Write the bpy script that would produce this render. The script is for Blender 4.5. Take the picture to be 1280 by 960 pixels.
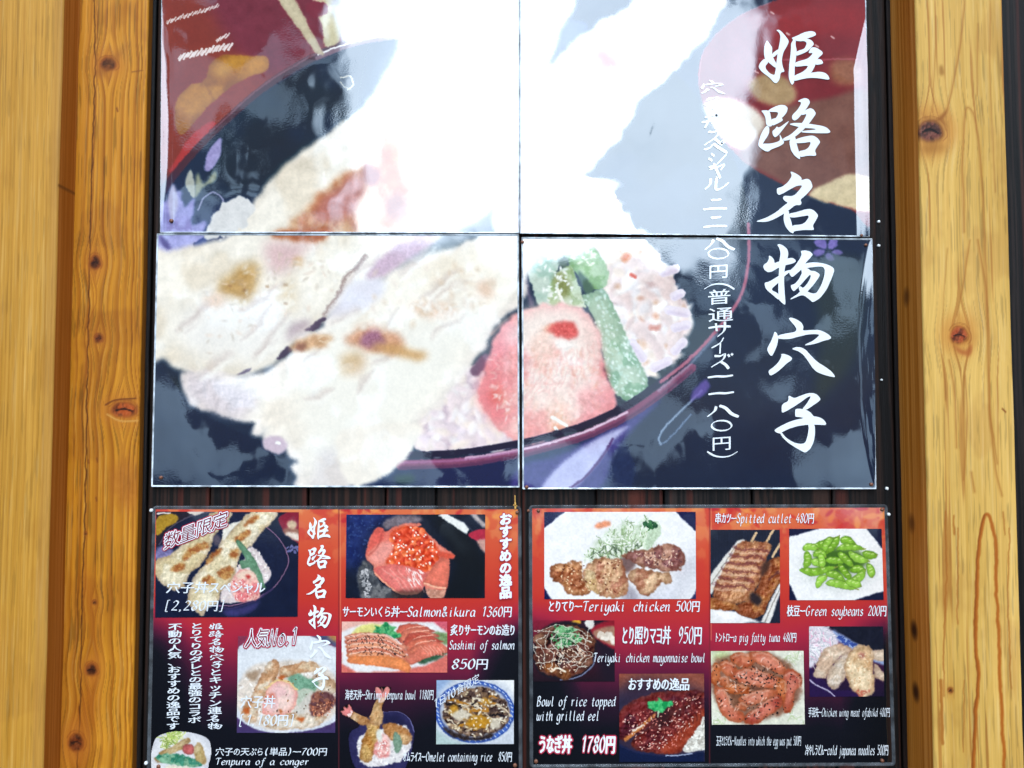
import bpy, math
import numpy as np
from mathutils import Vector
from mathutils.geometry import tessellate_polygon

S = bpy.context.scene
COL = S.collection
for _o in list(bpy.data.objects):
    bpy.data.objects.remove(_o)

# ------------------------------------------------------------------ camera
F = 970.0                       # focal length in photo pixels (photo 1280 x 960)
DIST = 0.92                     # metres from the board wall
PITCH = math.radians(2.6)
CAM = np.array((0.0, -DIST, 1.5))
cam_data = bpy.data.cameras.new('camera')
cam_data.sensor_width = 36.0
cam_data.lens = F / 1280 * 36
cam_data.clip_start = 0.02
cam_data.clip_end = 500
cam = bpy.data.objects.new('camera', cam_data)
COL.objects.link(cam)
cam.location = CAM
cam.rotation_euler = (math.radians(90) + PITCH, 0, 0)
S.camera = cam

# ------------------------------------------------------------------ sky
SUN_EL, SUN_AZ = math.radians(52), math.radians(168)
CLOUD = 16.0
world = bpy.data.worlds.new('World')
S.world = world
world.use_nodes = True
wt = world.node_tree
wt.nodes.clear()


class NT:
    """small helper to write node graphs as expressions"""
    def __init__(self, tree):
        self.t = tree

    def n(self, kind, **kw):
        nd = self.t.nodes.new(kind)
        for k, v in kw.items():
            setattr(nd, k, v)
        return nd

    def put(self, sock, v):
        if hasattr(v, 'is_linked') or hasattr(v, 'links'):
            self.t.links.new(v, sock)
        else:
            sock.default_value = v

    def m(self, op, a, b=0.0, c=0.0):
        nd = self.n('ShaderNodeMath', operation=op)
        self.put(nd.inputs[0], a)
        self.put(nd.inputs[1], b)
        self.put(nd.inputs[2], c)
        return nd.outputs[0]

    def ss(self, x, lo, hi):
        nd = self.n('ShaderNodeMapRange', interpolation_type='SMOOTHSTEP')
        self.put(nd.inputs['Value'], x)
        nd.inputs['From Min'].default_value = lo
        nd.inputs['From Max'].default_value = hi
        return nd.outputs[0]

    def noise(self, vec, scale, detail=4.0, rough=0.55, dist=0.0):
        nd = self.n('ShaderNodeTexNoise')
        if vec is not None:
            self.put(nd.inputs['Vector'], vec)
        nd.inputs['Scale'].default_value = scale
        nd.inputs['Detail'].default_value = detail
        nd.inputs['Roughness'].default_value = rough
        nd.inputs['Distortion'].default_value = dist
        return nd.outputs[0]

    def mapping(self, vec, scale=(1, 1, 1), loc=(0, 0, 0)):
        nd = self.n('ShaderNodeMapping')
        self.put(nd.inputs['Vector'], vec)
        nd.inputs['Scale'].default_value = scale
        nd.inputs['Location'].default_value = loc
        return nd.outputs[0]

    def xyz(self, x, y, z):
        nd = self.n('ShaderNodeCombineXYZ')
        self.put(nd.inputs[0], x)
        self.put(nd.inputs[1], y)
        self.put(nd.inputs[2], z)
        return nd.outputs[0]

    def mixc(self, f, a, b, blend='MIX'):
        nd = self.n('ShaderNodeMix', data_type='RGBA', blend_type=blend)
        self.put(nd.inputs[0], f)
        self.put(nd.inputs[6], a)
        self.put(nd.inputs[7], b)
        return nd.outputs[2]


g = NT(wt)
sky = g.n('ShaderNodeTexSky', sky_type='NISHITA')
sky.sun_disc = False
sky.sun_elevation = SUN_EL
sky.sun_rotation = SUN_AZ
tc = g.n('ShaderNodeTexCoord')
sp = g.n('ShaderNodeSeparateXYZ')
wt.links.new(tc.outputs['Generated'], sp.inputs[0])
dx, dy, dz = sp.outputs
front = g.m('MAXIMUM', g.m('MULTIPLY', dy, -1.0), 0.02)
U = g.m('DIVIDE', dx, front)
V = g.m('DIVIDE', dz, front)
uv = g.xyz(U, V, 0.0)
n1 = g.noise(uv, 7.0, 7.0, 0.62)
n2 = g.noise(g.mapping(uv, loc=(4.1, 7.7, 0)), 6.0, 7.0, 0.6)
Uw = g.m('ADD', U, g.m('MULTIPLY', g.m('SUBTRACT', n1, 0.5), 0.20))
Vw = g.m('ADD', V, g.m('MULTIPLY', g.m('SUBTRACT', n2, 0.5), 0.16))
cl = g.m('MULTIPLY', g.ss(Uw, -0.235, -0.19), g.ss(g.m('MULTIPLY', Uw, -1.0), -0.325, -0.285))
cl = g.m('MULTIPLY', cl, g.ss(Vw, 0.185, 0.225))
cl = g.m('MULTIPLY', cl, g.ss(g.m('MULTIPLY', V, -1.0), -2.2, -1.2))
n4 = g.noise(g.mapping(uv, loc=(8.0, 3.0, 0)), 17.0, 5.0, 0.65)
cl = g.m('MULTIPLY', cl, g.m('ADD', 0.70, g.m('MULTIPLY', g.noise(g.mapping(uv, loc=(3.0, 5.0, 0)), 4.0, 4.0), 0.56)))
cl = g.m('MULTIPLY', cl, g.m('ADD', 0.25, g.m('MULTIPLY', g.ss(n4, 0.30, 0.345), 0.75)))
# fainter bluish sky patches low down, shaped for the sheets' dim reflections
n3 = g.noise(g.mapping(uv, scale=(1.0, 1.5, 1), loc=(1.3, 2.2, 0)), 6.5, 6.0, 0.58)
low = g.m('MULTIPLY', g.ss(n3, 0.512, 0.535), g.ss(V, -0.16, -0.06))
low = g.m('MULTIPLY', low, g.ss(g.m('MULTIPLY', V, -1.0), -1.2, -0.3))
low = g.m('MULTIPLY', low, g.m('ADD', 0.0, g.m('MULTIPLY', g.noise(uv, 3.0, 2.0), 0.40)))
low = g.m('MULTIPLY', low, g.m('SUBTRACT', 1.0, g.m('MULTIPLY', g.ss(U, 0.26, 0.33), g.m('MULTIPLY', g.ss(V, 0.19, 0.25), 0.85))))
# extra sky glow added to fill the post sides, above what the sheets mirror
high = g.m('MULTIPLY', g.ss(V, 0.75, 1.1), 0.22)
cloud_white = cl
cl = g.m('MAXIMUM', g.m('MAXIMUM', cl, low), high)
cl = g.m('MULTIPLY', cl, g.ss(dy, 0.02, -0.05))
cl_in = g.m('MULTIPLY', cl, CLOUD)
bg1 = g.n('ShaderNodeBackground')
wt.links.new(sky.outputs[0], bg1.inputs[0])
bg1.inputs[1].default_value = 0.05
bg2 = g.n('ShaderNodeBackground')
wt.links.new(g.mixc(g.m('MAXIMUM', cloud_white, g.ss(V, 0.6, 0.8)), (0.50, 0.74, 1.0, 1), (0.77, 0.93, 1.10, 1)), bg2.inputs[0])
wt.links.new(cl_in, bg2.inputs[1])
add = g.n('ShaderNodeAddShader')
wt.links.new(bg1.outputs[0], add.inputs[0])
wt.links.new(bg2.outputs[0], add.inputs[1])
wo = g.n('ShaderNodeOutputWorld')
wt.links.new(add.outputs[0], wo.inputs[0])

# ------------------------------------------------------------------ sun (veiled) and exposure
sun_d = bpy.data.lights.new('sun', 'SUN')
sun_d.energy = 1.1
sun_d.angle = math.radians(18)
sun_d.color = (1.0, 0.93, 0.82)
sun = bpy.data.objects.new('sun', sun_d)
COL.objects.link(sun)
sdir = Vector((math.sin(SUN_AZ) * math.cos(SUN_EL), math.cos(SUN_AZ) * math.cos(SUN_EL), math.sin(SUN_EL)))
sun.rotation_euler = (-sdir).to_track_quat('-Z', 'Y').to_euler()
sun.location = (0, -3, 4)
S.view_settings.view_transform = 'Standard'
S.view_settings.look = 'None'
S.view_settings.exposure = -0.58
S.view_settings.gamma = 1.0
S.view_settings.use_curve_mapping = False
KGAIN = np.array((1.28, 1.44, 1.62))     # how bright a white matt print shows under this light

# ------------------------------------------------------------------ where a photo pixel lies on a vertical plane y = Y
CP, SP = math.cos(PITCH), math.sin(PITCH)


def at(px, py, Y=0.0):
    px = np.asarray(px, float)
    py = np.asarray(py, float)
    a = (px - 640) / F
    b = (480 - py) / F
    d = np.stack([a, CP - b * SP + 0 * a, SP + b * CP + 0 * a], -1)
    t = (Y - CAM[1]) / d[..., 1]
    return CAM + d * t[..., None]


def proj(P):
    q = np.asarray(P, float) - CAM
    zc = q[..., 1] * CP + q[..., 2] * SP
    yc = -q[..., 1] * SP + q[..., 2] * CP
    return 640 + F * q[..., 0] / zc, 480 - F * yc / zc


def X_at(px, Y, py=480):
    return float(at(px, py, Y)[0])


# ------------------------------------------------------------------ objects
def tag(o, label=None, cat=None, group=None, kind=None):
    if label: o['label'] = label
    if cat: o['category'] = cat
    if group: o['group'] = group
    if kind: o['kind'] = kind
    return o


def thing(name, loc, label, cat, group=None):
    o = bpy.data.objects.new(name, None)
    o.empty_display_size = 0.02
    COL.objects.link(o)
    o.location = loc
    return tag(o, label, cat, group)


def mesh_obj(name, V, Fc, mat, parent=None, colors=None, smooth=False):
    """V: world coordinates; quads or triangles in an (n,k) array or a list of tuples"""
    V = np.asarray(V, float).reshape(-1, 3)
    off = V.mean(0) * 0
    q_ = parent
    while q_ is not None:
        off = off + np.array(q_.location)
        q_ = q_.parent
    me = bpy.data.meshes.new(name)
    if isinstance(Fc, np.ndarray):
        n, k = Fc.shape
        me.vertices.add(len(V))
        me.vertices.foreach_set('co', (V - off).astype(np.float32).ravel())
        me.loops.add(n * k)
        me.loops.foreach_set('vertex_index', Fc.astype(np.int32).ravel())
        me.polygons.add(n)
        me.polygons.foreach_set('loop_start', (np.arange(n) * k).astype(np.int32))
        me.polygons.foreach_set('loop_total', np.full(n, k, np.int32))
        me.update(calc_edges=True)
    else:
        me.from_pydata([tuple(v) for v in (V - off)], [], [tuple(int(i) for i in f) for f in Fc])
    if colors is not None:
        ca = me.color_attributes.new('print', 'FLOAT_COLOR', 'POINT')
        c4 = np.ones((len(V), 4), np.float32)
        c4[:, :3] = colors.reshape(-1, 3)
        ca.data.foreach_set('color', c4.ravel())
    if smooth:
        me.polygons.foreach_set('use_smooth', np.ones(len(me.polygons), bool))
    me.materials.append(mat)
    me.validate()
    o = bpy.data.objects.new(name, me)
    COL.objects.link(o)
    if parent: o.parent = parent
    return o


def grid_faces(nr, nc):
    i = np.arange(nr * nc).reshape(nr, nc)
    return np.stack([i[:-1, :-1], i[1:, :-1], i[1:, 1:], i[:-1, 1:]], -1).reshape(-1, 4)


# ------------------------------------------------------------------ materials
def srgb(c):
    c = np.asarray(c, float) / 255.0
    return np.where(c <= 0.04045, c / 12.92, ((np.clip(c, 0, None) + 0.055) / 1.055) ** 2.4)


def albedo(c):
    return np.clip(srgb(c) / KGAIN, 0.002, 0.92)


def new_mat(name):
    m = bpy.data.materials.new(name)
    m.use_nodes = True
    m.node_tree.nodes.clear()
    return m, NT(m.node_tree)


def film_normal(q, wave=0.0011, peel=0.000022, seed=0.0):
    """the rippled surface of a hot-laminated sheet, in metres, by world position"""
    pos = q.n('ShaderNodeNewGeometry').outputs['Position']
    big = q.noise(q.mapping(pos, scale=(1.0, 1.0, 0.7), loc=(seed, 0, 0)), 13.0, 2.0, 0.45)
    fine = q.noise(q.mapping(pos, scale=(0.8, 1, 1.15)), 600.0, 1.0, 0.5)
    b1 = q.n('ShaderNodeBump')
    b1.inputs['Strength'].default_value = 1.0
    b1.inputs['Distance'].default_value = wave
    q.put(b1.inputs['Height'], big)
    b2 = q.n('ShaderNodeBump')
    b2.inputs['Strength'].default_value = 1.0
    b2.inputs['Distance'].default_value = peel
    q.put(b2.inputs['Height'], q.m('MULTIPLY', fine, q.ss(q.noise(q.mapping(pos, loc=(2, 1, 5)), 16.0, 3.0), 0.38, 0.68)))
    q.put(b2.inputs['Normal'], b1.outputs[0])
    return b2.outputs[0]


def laminate_mat(name, color=None, wave=0.0011, peel=0.000022, gloss=1.0):
    m, q = new_mat(name)
    p = q.n('ShaderNodeBsdfPrincipled')
    if color is None:
        a = q.n('ShaderNodeAttribute', attribute_name='print')
        q.put(p.inputs['Base Color'], a.outputs['Color'])
    else:
        p.inputs['Base Color'].default_value = (*color, 1)
    p.inputs['Roughness'].default_value = 0.6
    p.inputs['Specular IOR Level'].default_value = 0.1
    p.inputs['Coat Weight'].default_value = gloss
    p.inputs['Coat Roughness'].default_value = 0.025
    p.inputs['Coat IOR'].default_value = 1.72
    q.put(p.inputs['Coat Normal'], film_normal(q, wave, peel))
    o = q.n('ShaderNodeOutputMaterial')
    q.put(o.inputs[0], p.outputs[0])
    return m


def clear_mat(name, body=0.22, tint=(0.75, 0.8, 0.86)):
    m, q = new_mat(name)
    p = q.n('ShaderNodeBsdfPrincipled')
    p.inputs['Base Color'].default_value = (*tint, 1)
    p.inputs['Roughness'].default_value = 0.12
    p.inputs['IOR'].default_value = 1.58
    q.put(p.inputs['Normal'], film_normal(q, 0.0016, 0.0002, 3.0))
    t = q.n('ShaderNodeBsdfTransparent')
    t.inputs[0].default_value = (0.86, 0.88, 0.9, 1)
    mx = q.n('ShaderNodeMixShader')
    pos = q.n('ShaderNodeNewGeometry').outputs['Position']
    f = q.m('MULTIPLY', q.ss(q.noise(pos, 60.0, 3.0), 0.3, 0.7), body * 1.2)
    q.put(mx.inputs[0], q.m('ADD', f, body * 0.5))
    q.put(mx.inputs[1], t.outputs[0])
    q.put(mx.inputs[2], p.outputs[0])
    o = q.n('ShaderNodeOutputMaterial')
    q.put(o.inputs[0], mx.outputs[0])
    return m


def wood_mat(name, rough=0.55, grain=0.25, bump=0.0003, spec=0.35):
    """figure from the mesh's own colours, fine fibre and pores added here"""
    m, q = new_mat(name)
    p = q.n('ShaderNodeBsdfPrincipled')
    a = q.n('ShaderNodeAttribute', attribute_name='print')
    pos = q.n('ShaderNodeNewGeometry').outputs['Position']
    fib = q.noise(q.mapping(pos, scale=(1, 1, 0.02)), 900.0, 4.0, 0.65)
    blot = q.noise(q.mapping(pos, scale=(1, 1, 0.25)), 45.0, 3.0, 0.6)
    h = q.m('ADD', q.m('MULTIPLY', fib, 0.7), q.m('MULTIPLY', blot, 0.3))
    f = q.m('ADD', 1.0 - grain, q.m('MULTIPLY', h, 2 * grain))
    col = q.mixc(1.0, a.outputs['Color'], q.xyz(f, f, f), 'MULTIPLY')
    q.put(p.inputs['Base Color'], col)
    p.inputs['Roughness'].default_value = rough
    p.inputs['Specular IOR Level'].default_value = spec
    b = q.n('ShaderNodeBump')
    b.inputs['Distance'].default_value = bump
    q.put(b.inputs['Height'], fib)
    q.put(p.inputs['Normal'], b.outputs[0])
    o = q.n('ShaderNodeOutputMaterial')
    q.put(o.inputs[0], p.outputs[0])
    return m


def simple_mat(name, color, rough=0.3, metal=0.0):
    m, q = new_mat(name)
    p = q.n('ShaderNodeBsdfPrincipled')
    pos = q.n('ShaderNodeNewGeometry').outputs['Position']
    f = q.m('ADD', 0.8, q.m('MULTIPLY', q.noise(pos, 700.0, 3.0), 0.4))
    q.put(p.inputs['Base Color'], q.mixc(1.0, (*color, 1), q.xyz(f, f, f), 'MULTIPLY'))
    p.inputs['Roughness'].default_value = rough
    p.inputs['Metallic'].default_value = metal
    o = q.n('ShaderNodeOutputMaterial')
    q.put(o.inputs[0], p.outputs[0])
    return m


# ------------------------------------------------------------------ noise and the print painter
_rt = np.random.default_rng(7).random((256, 256)).astype(np.float32)


def vnoise(x, y, seed=0):
    x = np.asarray(x, np.float32) + 17.3 * seed
    y = np.asarray(y, np.float32) + 41.7 * seed
    ix = np.floor(x).astype(np.int32)
    iy = np.floor(y).astype(np.int32)
    fx = x - ix
    fy = y - iy
    fx = fx * fx * (3 - 2 * fx)
    fy = fy * fy * (3 - 2 * fy)
    a = _rt[iy & 255, ix & 255]
    b = _rt[iy & 255, (ix + 1) & 255]
    c = _rt[(iy + 1) & 255, ix & 255]
    d = _rt[(iy + 1) & 255, (ix + 1) & 255]
    return (a + (b - a) * fx) * (1 - fy) + (c + (d - c) * fx) * fy


def fbm(x, y, seed=0, o=4):
    s = 0
    amp = 0.5
    for k in range(o):
        s = s + amp * vnoise(x * 2 ** k, y * 2 ** k, seed + k * 3)
        amp *= 0.5
    return s / (1 - 0.5 ** o)


def sstep(x, a, b):
    t = np.clip((x - a) / (b - a), 0, 1)
    return t * t * (3 - 2 * t)


def spline(pts, closed=True, n=5):
    P = np.asarray(pts, float)
    if closed:
        Q = np.concatenate([P[-1:], P, P[:2]])
        m = len(P)
    else:
        Q = np.concatenate([2 * P[:1] - P[1:2], P, 2 * P[-1:] - P[-2:-1]])
        m = len(P) - 1
    out = []
    for i in range(m):
        p0, p1, p2, p3 = Q[i:i + 4]
        for t in np.arange(n) / n:
            out.append(0.5 * (2 * p1 + (p2 - p0) * t + (2 * p0 - 5 * p1 + 4 * p2 - p3) * t * t
                              + (3 * p1 - p0 - 3 * p2 + p3) * t ** 3))
    if not closed:
        out.append(P[-1])
    return np.array(out)


def blur(M, r):
    if r < 0.4:
        return M
    k = max(1, int(round(r)))
    for ax in (0, 1):
        for _ in range(2):
            pad = [(0, 0), (0, 0)]
            pad[ax] = (k + 1, k)
            c = np.cumsum(np.pad(M, pad, mode='edge'), axis=ax, dtype=np.float64)
            n = M.shape[ax]
            hi = np.take(c, np.arange(2 * k + 1, 2 * k + 1 + n), axis=ax)
            lo = np.take(c, np.arange(0, n), axis=ax)
            M = ((hi - lo) / (2 * k + 1)).astype(np.float32)
    return M


class Print:
    """what is printed on one sheet: colours on the sheet's own grid, painted in photo pixels or in a zoomed frame"""
    def __init__(self, X, Y):
        self.X, self.Y = X.astype(np.float32), Y.astype(np.float32)
        self.C = np.zeros(X.shape + (3,), np.float32)
        self.den = X.shape[1] / (X.max() - X.min())
        self.frame(0, 0, 1)
        self.rng = np.random.default_rng(11)

    def frame(self, ox, oy, s):
        self.s = s
        self.x = (self.X - ox) * s
        self.y = (self.Y - oy) * s
        return self

    def win(self, x0, y0, x1, y1):
        cx = np.nonzero(((self.x >= x0) & (self.x <= x1)).any(0))[0]
        cy = np.nonzero(((self.y >= y0) & (self.y <= y1)).any(1))[0]
        if len(cx) == 0 or len(cy) == 0:
            return None
        return slice(cy[0], cy[-1] + 1), slice(cx[0], cx[-1] + 1)

    def fill(self, col, tex=0, ts=40, seed=1):
        self.C[:] = col
        if tex:
            self.C += ((fbm(self.x / ts, self.y / ts, seed) - 0.5) * 2 * tex)[..., None]

    def grad(self, fn):
        self.C[:] = fn(self.x, self.y)

    def p(self, pts, col, w=0, ws=20, soft=0.8, tex=0, ts=12, c2=None, cs=30, ct=0.5, cw=0.1, a=1.0, rim=None,
          lump=None, seed=1, smooth=True, rimcol=None):
        P = spline(pts) if smooth else np.asarray(pts, float)
        e = w + soft * self.s * 2.5 + 2
        sl = self.win(P[:, 0].min() - e, P[:, 1].min() - e, P[:, 0].max() + e, P[:, 1].max() + e)
        if sl is None:
            return
        x, y = self.x[sl], self.y[sl]
        xw, yw = x, y
        if w:
            xw = x + (fbm(x / ws, y / ws, seed + 50) - 0.5) * 2.6 * w
            yw = y + (fbm(x / ws, y / ws, seed + 70) - 0.5) * 2.6 * w
        M = np.zeros(x.shape, bool)
        q = np.roll(P, -1, 0)
        for (ax, ay), (bx, by) in zip(P, q):
            if ay == by:
                continue
            cr = (ay > yw) != (by > yw)
            M ^= cr & (xw < (bx - ax) * (yw - ay) / (by - ay) + ax)
        M = M.astype(np.float32)
        hard = M
        M = blur(M, soft * self.den)
        c = np.empty(x.shape + (3,), np.float32)
        c[:] = col
        if c2 is not None:
            f = sstep(fbm(x / cs, y / cs, seed + 5), ct - cw, ct + cw)
            c += (np.asarray(c2, np.float32) - c) * f[..., None]
        if tex:
            c += ((fbm(x / ts, y / ts, seed + 9) - 0.5) * 2.4 * tex)[..., None]
        if lump:
            amp, sc = lump
            d = sc * 0.3
            c += ((fbm(x / sc, y / sc, seed + 21, 3) - fbm((x + d) / sc, (y + d) / sc, seed + 21, 3)) * 3 * amp)[..., None]
        if rim:
            k, r = rim
            b = np.clip((1 - blur(hard, r / self.s * self.den)) * 2, 0, 1) * k
            rc = np.asarray(rimcol if rimcol is not None else (40, 25, 25), np.float32)
            c += (rc - c) * b[..., None]
        self.C[sl] += (c - self.C[sl]) * (M * a)[..., None]

    def line(self, pts, wd, col, soft=0.5, a=1.0, n=6, w=0, ws=15, taper=False, smooth=True):
        P = spline(pts, False, n) if smooth else np.asarray(pts, float)
        hw = wd / 2.0
        e = hw + 3 + w
        sl = self.win(P[:, 0].min() - e, P[:, 1].min() - e, P[:, 0].max() + e, P[:, 1].max() + e)
        if sl is None:
            return
        x, y = self.x[sl], self.y[sl]
        if w:
            x = x + (fbm(x / ws, y / ws, 31) - 0.5) * 2.6 * w
            y = y + (fbm(x / ws, y / ws, 37) - 0.5) * 2.6 * w
        D = np.full(x.shape, 1e9, np.float32)
        for i in range(len(P) - 1):
            (ax, ay), (bx, by) = P[i], P[i + 1]
            dx_, dy_ = bx - ax, by - ay
            L = dx_ * dx_ + dy_ * dy_ + 1e-9
            t = np.clip(((x - ax) * dx_ + (y - ay) * dy_) / L, 0, 1)
            d = np.hypot(x - ax - t * dx_, y - ay - t * dy_)
            if taper:
                u = (i + 0.5) / (len(P) - 1)
                d = d + hw * (1 - math.sin(math.pi * min(max(u, 0.03), 0.97)) ** 0.6)
            D = np.minimum(D, d)
        sf = max(soft * self.s, 0.5 / self.den * self.s)
        M = np.clip((hw - D) / sf * 0.5 + 0.5, 0, 1) * a
        self.C[sl] += (np.asarray(col, np.float32) - self.C[sl]) * M[..., None]

    def dots(self, poly, n, ln, wd, cols, ang=None, jit=20, a=1.0, shade=0, soft=0.25, seed=3):
        """small grains, seeds or glints strewn inside a polygon"""
        r = np.random.default_rng(seed)
        P = np.asarray(poly, float)
        x0, y0 = P.min(0)
        x1, y1 = P.max(0)
        k = 0
        tries = 0
        while k < n and tries < n * 12:
            tries += 1
            px, py = r.uniform(x0, x1), r.uniform(y0, y1)
            ins = False
            for (ax, ay), (bx, by) in zip(P, np.roll(P, -1, 0)):
                if (ay > py) != (by > py) and px < (bx - ax) * (py - ay) / (by - ay) + ax:
                    ins = not ins
            th = r.uniform(0, math.pi) if ang is None else math.radians(ang + r.uniform(-jit, jit))
            l = ln * r.uniform(0.6, 1.3)
            b = wd * r.uniform(0.7, 1.25)
            c = np.asarray(cols[r.integers(len(cols))], np.float32) + r.uniform(-8, 8)
            if not ins:
                continue
            k += 1
            R = max(l, b) + 2
            sl = self.win(px - R, py - R, px + R, py + R)
            if sl is None:
                continue
            ex, ey = self.x[sl] - px, self.y[sl] - py
            u = (ex * math.cos(th) + ey * math.sin(th)) / (l / 2)
            v = (-ex * math.sin(th) + ey * math.cos(th)) / (b / 2)
            d = np.sqrt(u * u + v * v)
            M = np.clip((1 - d) / soft * 0.5 + 0.5, 0, 1) * a
            cc = c + shade * (-(u * 0.3 + v))[..., None] if shade else c
            self.C[sl] += (cc - self.C[sl]) * M[..., None]

    def finish(self, jitter=0.9, sc=5.0, mottle=0.10, contrast=1.08, dim=1.0):
        """the small irregularity of a printed photograph: ragged contours, mottled tone"""
        h, w = self.X.shape
        n = lambda s, q: (fbm(self.X / q, self.Y / q, s, 3) - .5) * 2.6
        jx = np.clip(np.arange(w)[None, :] + (n(61, sc) + .5 * n(62, sc * .35)) * jitter * self.den, 0, w - 1)
        jy = np.clip(np.arange(h)[:, None] + (n(63, sc) + .5 * n(64, sc * .35)) * jitter * self.den, 0, h - 1)
        self.C = self.C[np.round(jy).astype(int), np.round(jx).astype(int)]
        L = self.C.mean(-1, keepdims=True) / 255.0
        mid = np.clip(4 * L * (1 - L), 0, 1)
        m = (fbm(self.X / 2.2, self.Y / 2.2, 71, 3) - .5) * 2.2 + (fbm(self.X / 9, self.Y / 9, 72, 3) - .5) * 1.4
        self.C = self.C * (1 + mottle * m[..., None] * (.35 + .65 * mid))
        self.C = 118 + (self.C - 118) * contrast
        self.C *= dim

    def colors(self):
        return albedo(np.clip(self.C, 0, 270))


def paint_grid(quad, per_px, paint, Y, curl=None):
    """a flat sheet between four photo corners (TL TR BR BL), as a fine grid with its print"""
    (ax, ay), (bx, by), (cx, cy), (dx_, dy_) = quad
    nc = int((bx - ax) * per_px) + 1
    nr = int((dy_ - ay) * per_px) + 1
    u, v = np.meshgrid(np.linspace(0, 1, nc), np.linspace(0, 1, nr))
    X = (ax * (1 - u) + bx * u) * (1 - v) + (dx_ * (1 - u) + cx * u) * v
    Yp = (ay * (1 - u) + by * u) * (1 - v) + (dy_ * (1 - u) + cy * u) * v
    pr = Print(X, Yp)
    paint(pr)
    V = at(X, Yp, Y)
    if curl is not None:
        V[..., 1] += curl(X, Yp)
    return V.reshape(-1, 3), grid_faces(nr, nc), pr.colors()


# ------------------------------------------------------------------ the big rice-bowl picture (four sheets share it)
WHT, CREAM, PINKW = (252, 250, 247), (236, 229, 214), (246, 232, 232)


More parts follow.
